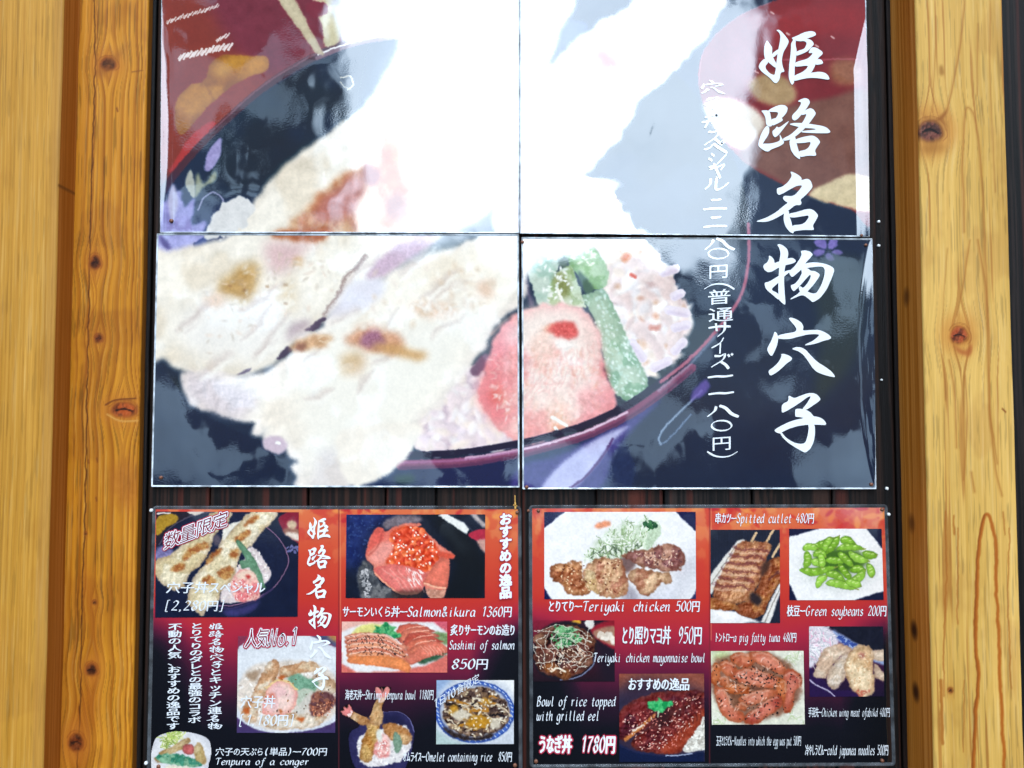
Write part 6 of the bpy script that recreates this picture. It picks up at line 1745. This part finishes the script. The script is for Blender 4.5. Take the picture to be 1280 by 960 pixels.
def paint_right(k, U, Z):
    ks = []
    for (px, py, r_) in ((1163, 164, .011), (1199, 420, .010)):
        P = at(px, py, YR)
        ks.append((float(P[0]) - XR0 + UR, float(P[2]), r_, 1.0))
    gl, u = grain(U, Z, .016, ks, 41, .010)
    base, dark = np.array((226, 185, 100)), np.array((192, 138, 54))
    c = base + (dark - base) * (gl * .3)[..., None]
    c = c + ((fbm(U * 40, Z * 4, 44) - .5) * 36)[..., None] + ((fbm(u * 600, Z * 7, 48, 2) - .5) * 22)[..., None]
    c = fibres(c, u, Z, 9, .7)
    fl = sstep(fbm(u * 240, Z * 5, 52, 2), .70, .78)
    c += (np.array((160, 96, 36)) - c) * (fl * .5)[..., None]
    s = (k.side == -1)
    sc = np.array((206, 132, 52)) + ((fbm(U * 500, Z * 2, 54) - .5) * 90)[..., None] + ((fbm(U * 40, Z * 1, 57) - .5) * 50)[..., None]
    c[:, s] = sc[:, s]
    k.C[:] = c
    s2 = k.side != 0
    hold = c[:, s2].copy()
    k.frame(0, 0, 1)
    dk = (150, 84, 26)
    for P_, w_ in (([(1206, -20), (1202, 40), (1192, 100), (1182, 140), (1168, 152)], 2.2), ([(1205, 290), (1203, 200), (1206, 142), (1212, 136), (1219, 152), (1226, 210), (1230, 290), (1234, 400), (1236, 500), (1243, 580), (1252, 620)], 2.2),
                   ([(1222, 300), (1233, 370), (1237, 434), (1236, 500), (1246, 580)], 2.0), ([(1212, 300), (1204, 350), (1196, 395)], 1.8), ([(1186, 450), (1194, 500), (1195, 560)], 2.0),
                   ([(1206, 470), (1209, 520), (1204, 600)], 1.5), ([(1184, 310), (1178, 400), (1182, 500)], 1.0), ([(1170, 20), (1168, 80), (1165, 140)], 1.2), ([(1237, 0), (1238, 120), (1244, 240)], 1.1),
                   ([(1222, 30), (1221, 120)], 1.0), ([(1214, 590), (1218, 615)], 2.4)):
        k.line(P_, w_ * 1.7, dk, soft=1.3, a=.26, w=.8, ws=34)
        k.line([(x + .6, y) for x, y in P_], w_ * .5, dk, soft=.5, a=.34, w=.8, ws=34)
    lf = [(1217, 985), (1219, 900), (1223, 850), (1220, 800), (1221, 740), (1224, 690), (1227, 660), (1232, 643), (1239, 650), (1245, 685), (1245, 720), (1248, 780), (1249, 830), (1252, 890), (1256, 985)]
    k.line(lf, 4.2, (172, 88, 22), soft=1.0, a=.85, w=1.4, ws=14)
    k.line([(x - 1.5, y) for x, y in lf[:8]], 2, (128, 62, 16), soft=.7, a=.6, w=1.4, ws=14)
    for P_, w_ in (([(1182, 640), (1183, 720), (1180, 800), (1180, 870)], 1.8), ([(1197, 660), (1197, 780)], 1.6), ([(1192, 645), (1193, 668)], 2.2), ([(1262, 660), (1260, 750), (1264, 860)], 1.5),
                   ([(1176, 850), (1178, 930)], 4), ([(1205, 850), (1204, 940)], 1.1), ([(1254, 640), (1256, 668)], 1.6)):
        k.line(P_, w_, (166, 98, 34), soft=.8, a=.75, w=1.2, ws=10)
    knot(k, 1163, 164, 14, 12, (74, 44, 38), (150, 96, 44))
    k.p([(1148, 138), (1165, 150), (1188, 136), (1180, 148), (1186, 160), (1176, 152), (1160, 150)], (150, 92, 36), w=2, ws=6, soft=1, a=.8)
    k.p([(1150, 182), (1166, 178), (1184, 186), (1172, 190), (1158, 192)], (160, 104, 40), w=3, ws=6, soft=2, a=.7)
    k.line([(1156, 163), (1163, 161), (1172, 166)], 2.2, (14, 9, 8), soft=.6)
    knot(k, 1199, 419, 10, 10, (104, 48, 26), (192, 124, 50))
    k.p([(1192, 432), (1200, 442), (1213, 444), (1215, 430), (1206, 438)], (176, 96, 44), soft=1, a=.8)
    k.p([(1174, 84), (1178, 82), (1180, 92), (1175, 94)], (160, 110, 46), soft=1, a=.8)
    knot(k, 1188, 863, 2.4, 2.6)
    k.line([(1253, 511), (1257, 515)], 2, (140, 76, 30), soft=.6)
    k.C[:, s2] = hold
    # knots on the return face, seen at an angle
    for py, pz in ((790, 0), (868, 0), (655, 0), (370, 0)):
        z = float(at(1135, py, YR / 2)[2])
        cols = np.nonzero(s)[0]
        d = np.hypot((U - U[0, cols[len(cols) // 2]]) / .007, (Z - z) / .010)
        m = np.clip(1.4 - d, 0, 1) * (.9 if py > 700 else .5)
        k.C += (np.array((60, 30, 14)) - k.C) * (m * s[None, :])[..., None]


D_ = DIST
# faces: how far each timber stands out of the boards
YP = -.046
YK = -.012
YR = -.058
xp1 = X_at(66, YP)
post('wooden_post', 'pale smooth squared post standing proud beside the knotty orange post', xp1 - .105, xp1, YP, .012, paint_pale)
XK0, XK1 = X_at(82, YK), X_at(174.5, YK)
UK = .012 - YK
post('wooden_post', 'orange knotty cedar post with a long crack, next to the dark boards', XK0, XK1, YK, .012, paint_knotty)
XR0, XR1 = X_at(1156.5, YR), X_at(1267, YR)
UR = .012 - YR
post('wooden_post', 'pale pine post with a big dark knot and flame-shaped grain', XR0, XR1, YR, .012, paint_right)


# ------------------------------------------------------------------ laminated sheets
def edging(name, quad, parent, mat, inn, out, Y, rad=0.0, bead=.0011):
    """the clear margin of the laminate round a print: a thin strip with a rounded outer lip"""
    (ax, ay), (bx, by), (cx, cy), (dx_, dy_) = quad

    def ring(o, r):
        P = []
        for (x, y), (sx, sy), t0 in (((ax, ay), (-1, -1), 180), ((bx, by), (1, -1), 270), ((cx, cy), (1, 1), 0), ((dx_, dy_), (-1, 1), 90)):
            x, y = x + sx * o, y + sy * o
            for q in range(7):
                t = math.radians(t0 + q * 15)
                P.append((x - sx * r + r * math.cos(t), y - sy * r + r * math.sin(t)))
        return np.array(P)
    # profile: offset in pixels, corner radius, depth
    prof = [(-inn, .5, Y - .0002), (0.0, .5 + rad * .6, Y - .0005), (out * .5, 1 + rad * .8, Y - .0004), (out * .78, 1 + rad, Y - .0004 - bead * .6), (out, 1 + rad, Y), (out * .98, 1 + rad, Y + .0014)]
    V, n = [], 28
    for o, r, y in prof:
        R = ring(o, r)
        V.append(at(R[:, 0], R[:, 1], y))
    V = np.concatenate(V)
    Fc = [(i * n + (j + 1) % n, i * n + j, (i + 1) * n + j, (i + 1) * n + (j + 1) % n) for i in range(len(prof) - 1) for j in range(n)]
    # drop the seam sides' zero-length links of the corner arcs is not needed: every link has length
    return mesh_obj(name, V, [f[::-1] for f in Fc], mat, parent, smooth=True)


def base_of(quad, Y):
    x = (quad[3][0] + quad[2][0]) / 2
    y = (quad[3][1] + quad[2][1]) / 2
    return tuple(at(x, y, Y))


PERPX = 1.45
YS = -.0042


def curl_left(X, Yp):
    e = np.clip(18 - (X - 201), 0, 40)
    return -.0019 * (e / 18) ** 2 * np.clip(1.05 - np.abs(Yp - 150) / 260, .2, 1)


def curl_right(X, Yp):
    w = np.where(Yp < 297, np.clip((Yp - 10) * .25, 0, 19), 19 * np.sin(np.clip((Yp - 300) / 306, 0, 1) * math.pi) ** .7 + 2)
    ed = 1083 + np.clip(Yp, 0, 620) * .0195
    e = np.clip(w - (ed - X), 0, 40)
    return -.0036 * (e / 19) ** 1.6


A = [(203, -22), (648.4, -22), (648.4, 290.5), (201, 290)]
B = [(650.6, -22), (1081.5, -22), (1086, 295), (650.6, 291)]
C_ = [(197.5, 293.5), (647, 294.5), (648, 608), (190.5, 607)]
D = [(653.5, 298), (1089, 299.5), (1094, 610), (654.5, 610)]
BIG = []
for quad, label, cv in (
        (A, 'glossy sheet with yellow pickles and chopsticks, adjoining the knotty post at the top', curl_left),
        (B, 'glossy sheet with the red soup bowl and first three big white characters', curl_right),
        (C_, 'glossy sheet with the broad white tempura fillet over dark blue, below the pickles sheet', None),
        (D, 'glossy sheet with pink ginger, green beans and rice beside white characters', curl_right)):
    t = thing('poster_sheet', base_of(quad, YS), label, 'poster', 'four laminated sheets of the big rice bowl poster')
    V, Fc, col = paint_grid(quad, PERPX, lambda k: (paint_big(k), k.finish(.6, 7.0, .05, 1.04)), YS, cv)
    mesh_obj('printed_picture', V, Fc, M_PRINT, t, col, True)
    edging('clear_edging', quad, t, M_CLEAR, .5, 1.05 if quad in (A, B) else 1.6, YS)
    BIG.append(t)

# the big brush title: one character per part, on the sheet it is printed on
for ch, y, t in (('姫', 30, BIG[1]), ('路', 120, BIG[1]), ('名', 212, BIG[1]), ('物', 302, BIG[3]), ('穴', 395, BIG[3]), ('子', 488, BIG[3])):
    L = Letters()
    L.brush(ch, 945, y, 100, 80)
    tag(L.build('title_character', M_WHITE, t, YS - .0006), 'large white brushed character ' + ch)

SIDE = {'ー': None}


def side_column(chars, t, name='price_lettering'):
    L = Letters()
    for c, xc, yc, w, h in chars:
        if c in BRUSH:
            L.brush(c, xc - w * .6, yc - h * .52, w * 1.2, h * 1.04)
        elif c in '(（':
            L.pen([[(-19, -3.5), (-10, 1.6), (0, 3.2), (10, 1.6), (19, -3.5)]], lambda P, xc=xc, yc=yc: np.stack([xc + P[:, 0], yc - P[:, 1]], 1), 2.4)
        elif c in ')）':
            L.pen([[(-19, 3.5), (-10, -1.6), (0, -3.2), (10, -1.6), (19, 3.5)]], lambda P, xc=xc, yc=yc: np.stack([xc + P[:, 0], yc - P[:, 1]], 1), 2.4)
        elif c == '〇':
            L.pen([[(12.5 * math.cos(q), 6.3 * math.sin(q)) for q in np.linspace(0.3, 6.6, 15)]], lambda P, xc=xc, yc=yc: np.stack([xc + P[:, 0], yc - P[:, 1]], 1), 2.5)
        elif c in SIDE_ST:
            k_ = w / 30.0
            L.pen([[(x - 15, 12 - y) for x, y in st] for st in SIDE_ST[c]], lambda P, xc=xc, yc=yc, k_=k_: np.stack([xc + P[:, 0] * k_, yc - P[:, 1]], 1), 3.7)
        else:
            vs, fs = cjk_glyph(c, .004)
            P = np.asarray(vs, float) - (.5, .38)
            P[:, 1] += P[:, 0] * .1
            L.add(np.stack([xc + P[:, 0] * w, yc - P[:, 1] * h * 1.12], 1), fs, 0)
    return L.build(name, M_WHITE, t, YS - .0006)


SIDE_ST = {   # brush-like katakana in a 30 x 24 cell, y down
    '丼': [[(5, 9), (15, 6), (25, 7)], [(1, 15), (14, 13), (29, 13)], [(11, 3), (10, 12), (5, 22)], [(20, 3), (19, 12), (18, 23)], [(14, 15), (15, 17)]],
    'ス': [[(8, 5), (15, 5), (22, 3), (18, 11), (3, 22)], [(16, 13), (22, 18), (26, 21)]],
    'ペ': [[(1, 15), (8, 13), (13, 8), (17, 11), (30, 19)], [(23, 5), (25, 4), (26, 6), (24, 7), (23, 5)]],
    'シ': [[(9, 4), (13, 7)], [(6, 10), (10, 13)], [(6, 21), (15, 18), (28, 5)]],
    'ャ': [[(5, 11), (15, 8), (25, 5), (20, 12)], [(11, 3), (15, 12), (20, 22)]],
    'ル': [[(9, 6), (8, 13), (2, 20)], [(16, 4), (15, 19), (22, 18), (30, 11)]],
    '二': [[(10, 6), (16, 6), (22, 5)], [(1, 18), (14, 16.5), (29, 16.5)]],
    '一': [[(0, 14), (10, 12.5), (20, 12.5), (29, 11)]],
    '八': [[(9, 8), (7, 14), (0, 21)], [(12, 7), (18, 10), (24, 17), (31, 21)]],
    'サ': [[(1, 11), (14, 9), (28, 9)], [(10, 5), (11, 15)], [(21, 3), (20, 14), (12, 22)]],
    'イ': [[(22, 3), (16, 10), (3, 16)], [(17, 10), (16, 23)]],
    'ズ': [[(7, 6), (14, 6), (20, 4), (17, 11), (3, 20)], [(15, 13), (21, 17), (25, 22)], [(24, 4), (26, 7)], [(28, 3), (30, 5)]],
}
side_column([('穴', 889, 109, 30, 18), ('子', 889, 129, 30, 17), ('丼', 891, 150, 30, 22), ('ス', 892, 172, 30, 22), ('ペ', 894, 184, 30, 20), ('シ', 895, 200, 30, 18), ('ャ', 896, 213, 27, 18), ('ル', 895, 229, 32, 20),
             ('二', 894, 256, 32, 22), ('二', 894, 278, 32, 22)], BIG[1])
side_column([('八', 899, 303, 36, 16), ('〇', 898, 317, 30, 20), ('円', 898, 339, 27, 17), ('(', 899, 358, 40, 8), ('普', 899, 371, 31, 18), ('通', 901, 393, 33, 17), ('サ', 900, 411, 31, 20), ('イ', 899, 431, 24, 20),
             ('ズ', 901, 451, 30, 20), ('一', 901, 470, 33, 20), ('一', 902, 491, 33, 20), ('八', 903, 512, 38, 18), ('〇', 902, 532, 30, 20), ('円', 902, 554, 27, 17), (')', 903, 568, 40, 8)], BIG[3])

# ------------------------------------------------------------------ the two menu sheets
YM = -.0042
E_ = [(194.5, 636.5), (647.5, 636.5), (649, 963), (187.5, 965)]
F_ = [(665, 635.5), (1105.5, 634.5), (1115.5, 953.5), (666, 956)]
menu_a = thing('menu_sheet', base_of(E_, YM), 'red and black laminated menu with salmon, shrimp bowl and omelet photos', 'menu', 'laminated menu sheets')
menu_b = thing('menu_sheet', base_of(F_, YM), 'red and black laminated menu with fried chicken, eel and green soybean photos', 'menu', 'laminated menu sheets')
for quad, t, sp_ in ((E_, menu_a, 423.5), (F_, menu_b, 887)):
    V, Fc, col = paint_grid(quad, 1.3, menu_bg(sp_), YM)
    mesh_obj('printed_sheet', V, Fc, M_PRINT, t, col, True)
    edging('clear_edging', quad, t, M_CLEARD, .5, 4.2, YM, rad=4.5)


def photo(t, quad, paint, label, crop=None, name='dish_photo', per=1.9):
    V, Fc, col = paint_grid(quad, per, lambda k: (paint(k), k.finish(.62, 6.0)), YM - .0005)
    if crop is not None:
        # a cut-out print: keep only the faces inside the outline
        nc = int((quad[1][0] - quad[0][0]) * per) + 1
        x, y = proj(V)
        P = spline(crop)
        ins = np.zeros(len(V), bool)
        for (ax, ay), (bx, by) in zip(P, np.roll(P, -1, 0)):
            if ay != by:
                ins ^= ((ay > y) != (by > y)) & (x < (bx - ax) * (y - ay) / (by - ay) + ax)
        Fc = Fc[ins[Fc].all(1)]
        used = np.unique(Fc)
        mp = np.full(len(V), -1)
        mp[used] = np.arange(len(used))
        V, col, Fc = V[used], col.reshape(-1, 3)[used], mp[Fc]
    return tag(mesh_obj(name, V, Fc, M_PRINT, t, col, True), label)


def box(x0, y0, x1, y1):
    return [(x0, y0), (x1, y0), (x1, y1), (x0, y1)]


def fr(pts, ox, oy, s):
    return [(ox + x / s, oy + y / s) for x, y in pts]


photo(menu_a, [(195.3, 639.4), (373.5, 640.3), (372, 771), (193.8, 772)], dish_special, 'photo of a black bowl of tempura eel, ginger and green beans')
photo(menu_a, [(297.5, 795), (420, 795), (419, 916), (296, 916)], dish_white_bowl, 'photo of a white bowl of conger with pink ginger')
photo(menu_a, box(189, 913, 264, 963), dish_conger, 'round cut-out photo of conger tempura with shredded cabbage',
      fr([(55, 800), (90, 732), (200, 700), (330, 712), (420, 750), (440, 830), (425, 910), (380, 965), (62, 965), (45, 880)], 180, 780, 5.224))
photo(menu_a, [(433, 643.2), (606.6, 643), (606, 747.6), (432, 747.6)], dish_ikura, 'photo of salmon slices and red roe in a dark bowl')
photo(menu_a, [(427.3, 777), (559, 777), (559, 840.7), (427, 840.7)], dish_sashimi, 'photo of seared salmon sashimi with a green leaf')
photo(menu_a, [(545.7, 850.2), (642.5, 850.2), (642.2, 930), (545.2, 930.3)], dish_omelet, 'photo of a dark sauced omelet on a blue rimmed plate')
photo(menu_a, box(424.5, 855, 520, 962), dish_shrimp, 'cut-out photo of two fried shrimp standing in a navy bowl',
      fr([(52, 605), (72, 572), (100, 556), (122, 560), (136, 600), (230, 636), (262, 560), (280, 520), (272, 455), (300, 446), (366, 446), (370, 475), (332, 540), (320, 600), (420, 602), (492, 648), (523, 730), (513, 830), (484, 920), (450, 965), (160, 965), (115, 880), (102, 800), (106, 735),
          (170, 695), (130, 655), (80, 635)], 415, 770, 5.053))
photo(menu_b, [(680.3, 640), (869.6, 639.8), (870, 748.7), (680.5, 749)], dish_chicken, 'photo of fried chicken with shredded cabbage on a white plate')
photo(menu_b, [(666.6, 775.5), (768, 775.5), (768.5, 852), (666.6, 852)], dish_mayo, 'photo of a chicken bowl striped with white mayonnaise')
photo(menu_b, [(774, 842.3), (880, 842), (881, 952), (774.3, 952.5)], dish_eel, 'photo of glazed grilled eel with a green leaf')
photo(menu_b, [(888.2, 662.2), (974.8, 662.2), (975.2, 778.8), (888.2, 778.8)], dish_skewer, 'photo of breaded skewers striped with sauce')
photo(menu_b, [(986.5, 661), (1102, 661), (1104.6, 750), (986.8, 750.2)], dish_beans, 'photo of green soybean pods on a white square plate')
photo(menu_b, [(888.6, 813.8), (1004.4, 813.5), (1006, 905.4), (889.8, 905.8)], dish_pork, 'photo of peppered grilled pork strips')
photo(menu_b, [(1011.3, 783), (1104, 783), (1105.2, 870.5), (1012, 871)], dish_wing, 'photo of pale fried chicken wings on a dark plate')

YT = YM - .0011


def cap(t, s, x0, x1, yb, h, name='caption', mat=None, Y=YT, **kw):
    L = Letters()
    L.text(s, x0, x1, yb, h, **kw)
    return L.build(name, mat or M_SOFTW, t, Y)


def halo_cap(t, s, x0, x1, yb, h, outer, mid, core=None, g0=.75, g1=.25, name='heading_lettering', **kw):
    L = Letters()
    L.text(s, x0, x1, yb, h, grow=g0, **kw)
    o = L.build(name, outer, t, YT)
    L = Letters()
    L.text(s, x0, x1, yb, h, grow=g1, **kw)
    L.build('letter_face', mid, o, YT - .0003)
    if core:
        L = Letters()
        kw2 = dict(kw)
        kw2['wid'] = .7
        kw2['bold'] = 0.0
        L.text(s, x0, x1, yb, h, **kw2)
        L.build('letter_core', core, o, YT - .0006)
    return o


# first menu, first half
halo_cap(menu_a, '数量限定', 203, 283, 687, 21, M_RED, M_WHITE, M_CRIM, rise=-31, bold=.01, g0=1.0, g1=.42)
cap(menu_a, '穴子丼スペシャル', 206, 330, 740.5, 15.5, bold=.014, slant=.2)
cap(menu_a, '[2,280円]', 203, 281, 763, 15, slant=.2)
L = Letters()
for ch, y in (('姫', 644), ('路', 680), ('名', 717), ('物', 755), ('穴', 793), ('子', 832)):
    L.brush(ch, 383 + (y - 644) * -.006, y, 33, 32)
L.build('title_lettering', M_WHITE, menu_a, YT - .0001)
for s, xc, y0, y1 in (('姫路名物穴子とキッチン連名物', 271, 778, 912), ('とりてりのダレとの最強のコラボ', 246, 778, 904), ('不動の人気、おすすめの逸品です', 219, 779, 912)):
    L = Letters()
    L.vtext(s, xc, y0, y1, 18, bold=.022, lean=-3)
    L.build('description_lettering', M_SOFTW, menu_a, YT)
halo_cap(menu_a, '人気No.1', 305, 371, 808, 25, M_RED, M_WHITE, M_CRIM, bold=.01, rise=-3, g0=1.0, g1=.34)
cap(menu_a, '穴子丼', 299, 343, 884, 17, slant=.15)
cap(menu_a, '[1,180円]', 296, 368, 906.5, 16, slant=.2)
cap(menu_a, '穴子の天ぷら(単品)~700円', 268, 408, 944, 11, bold=.006)
cap(menu_a, 'Tenpura of a conger', 268, 386, 956, 10.5)
# second half
L = Letters()
L.vtext('おすすめの逸品', 632, 641, 748, 16, grow=1.7)
o_ = L.build('heading_lettering', M_RED, menu_a, YT)
L = Letters()
L.vtext('おすすめの逸品', 632, 641, 748, 16, bold=.05, grow=.01)
L.build('letter_face', M_WHITE, o_, YT - .0003)
cap(menu_a, 'サーモンいくら丼~Salmon&ikura 1360円', 427, 639, 770.5, 15, bold=.012)
cap(menu_a, '炙りサーモンのお造り', 562, 643.5, 793.5, 15, bold=.02)
cap(menu_a, 'Sashimi of salmon', 561, 643, 811.5, 13.5)
cap(menu_a, '850円', 563, 609, 836, 15)
cap(menu_a, '海老天丼~Shrimp tenpura bowl 1180円', 431, 541.5, 874, 14, bold=.006)
cap(menu_a, '1日10食限定', 542, 599, 886, 13, bold=.0, rise=-34, slant=-.1)
cap(menu_a, 'オムライス~Omelet containing rice  850円', 503, 639.5, 951.5, 14, bold=.01)
# second menu, first half
cap(menu_b, 'とりてり~Teriyaki　chicken 500円', 684, 874, 764, 15.5, bold=.016)
cap(menu_b, 'とり照りマヨ丼　950円', 776, 876.5, 804, 25, bold=.012)
cap(menu_b, 'Teriyaki　chicken mayonnaise bowl', 741, 881.5, 827.5, 14)
cap(menu_b, 'おすすめの逸品', 784, 861, 862, 17, bold=.022)
cap(menu_b, 'Bowl of rice topped', 670, 769, 882.5, 15)
cap(menu_b, 'with grilled eel', 670, 749, 900.5, 15)
halo_cap(menu_b, 'うなぎ丼　1780円', 672, 768, 940, 24, M_RED, M_WHITE, None, g0=.8, g1=.14, bold=.014)
# second half
cap(menu_b, '串カツ~Spitted cutlet 480円', 893, 1017, 653.5, 14.5, bold=.012)
cap(menu_b, '枝豆~Green soybeans 200円', 983, 1107.5, 769.5, 15, bold=.016)
cap(menu_b, 'トントロ~a pig fatty tuna 480円', 893, 995, 802, 13.5, bold=.008)
cap(menu_b, '手羽先~Chicken wing meat ofabikd 480円', 1010, 1112, 895.5, 13, bold=.006, wid=1.0)
cap(menu_b, '玉子とじうどん~Noodles into which the egg was put 500円', 895, 1001, 931.5, 14, bold=.004, wid=1.0)
cap(menu_b, '冷やしうどん~cold japanea noodles 500円', 1006, 1110, 943.5, 15, bold=.006)


# ------------------------------------------------------------------ pins and tacks
def dome(name, px, py, Y, r_px, mat, label, group, cat, h=.0014, squash=1.0):
    c = at(px, py, Y)
    R = r_px / F * (DIST + Y)
    V = [(0, -h, 0)]
    n = 12
    for rr, yy in ((.5, -.9), (.85, -.6), (1.0, -.15), (1.0, .9)):
        for i in range(n):
            t = i / n * 6.28318
            V.append((R * rr * math.cos(t), h * yy, R * rr * math.sin(t) * squash))
    Fc = [(0, 1 + i, 1 + (i + 1) % n) for i in range(n)]
    for k in range(3):
        for i in range(n):
            a, b = 1 + k * n + i, 1 + k * n + (i + 1) % n
            Fc.append((a, a + n, b + n, b))
    o = mesh_obj(name, np.array(V), Fc, mat, None, smooth=True)
    o.location = c
    return tag(o, label, cat, group)


for px, py, r_, lb in ((1098.5, 277, 1.9, 'tiny white pin head in dark board beside the red soup bowl sheet'),
                       (1098.5, 307, 1.9, 'tiny white pin head in dark board just below the one by the soup sheet'),
                       (1108.8, 610.7, 2.1, 'tiny white pin head in dark board at the foot of the ginger sheet'),
                       (1111, 643, 2.1, 'tiny white pin head by the top corner of the soybean menu'),
                       (1102, 475, 1.4, 'faint white pin head in dark board halfway up the ginger sheet'),
                       (189, 638, 2.3, 'tiny white pin head by the top corner of the salmon menu'),
                       (182.5, 954, 2.3, 'tiny white pin head by the bottom corner of the salmon menu')):
    dome('pin', px, py, -.0006, r_, M_PIN, lb, 'white pins in the dark boards', 'pin')
for px, py, r_, lb in ((214, 276, 2.6, 'dark tack in the corner of the pickles sheet'),
                       (653, 302.5, 2.2, 'dark tack in the top corner of the ginger sheet'),
                       (1077, 294.3, 1.9, 'brown tack in the bottom corner of the soup bowl sheet'),
                       (1082.5, 306.3, 2.0, 'brown tack in the upper outer corner of the ginger sheet'),
                       (1089.5, 605.6, 2.3, 'copper tack in the bottom outer corner of the ginger sheet'),
                       (658.3, 609, 2.4, 'copper tack in the bottom corner of the ginger sheet near the seam'),
                       (201, 597, 2.3, 'copper tack in the bottom corner of the white fillet sheet'),
                       (646.5, 640.6, 2.2, 'dull red tack in the top corner of the salmon menu'),
                       (643.7, 957, 2.5, 'brown tack in the bottom corner of the salmon menu under the omelet'),
                       (198, 958.5, 2.6, 'dark red tack in the corner of the conger cut-out'),
                       (673, 638.5, 2.2, 'brown tack in the top corner of the chicken menu'),
                       (1103, 637, 2.2, 'dark tack in the top corner of the menu above the soybeans'),
                       (660.5, 638.5, 1.9, 'pinkish tack just outside the edge of the chicken menu'),
                       (670, 952, 2.5, 'copper tack in the bottom corner of the chicken menu'),
                       (1103, 951, 2.2, 'shiny tack in the bottom corner of the noodles menu')):
    dome('tack', px, py, -.0052, r_, M_TACK, lb, 'tacks holding the laminated sheets', 'tack')

# a frayed ochre fibre caught on the top edge of the salmon menu
V, Fc = [], []
for (a_, b_, w_) in (((643.6, 619), (644, 628), .5), ((644, 628), (644.2, 636), 1.0), ((641.5, 631), (646.5, 632.5), .6)):
    d = np.array(b_) - np.array(a_)
    n_ = np.array((-d[1], d[0])) / np.hypot(*d) * w_
    b0 = len(V)
    ring = [np.array(a_) - n_, np.array(a_) + n_, np.array(b_) + n_, np.array(b_) - n_]
    for yy in (-.0045, -.0062):
        V += [at(p[0], p[1], yy) for p in ring]
    Fc += [tuple(b0 + i for i in f) for f in ((0, 1, 2, 3), (7, 6, 5, 4), (0, 4, 5, 1), (1, 5, 6, 2), (2, 6, 7, 3), (3, 7, 4, 0))]
tag(mesh_obj('straw_fibre', V, Fc, M_STRAW), 'short ochre fibre sticking up from the top edge of the salmon menu', 'fibre')
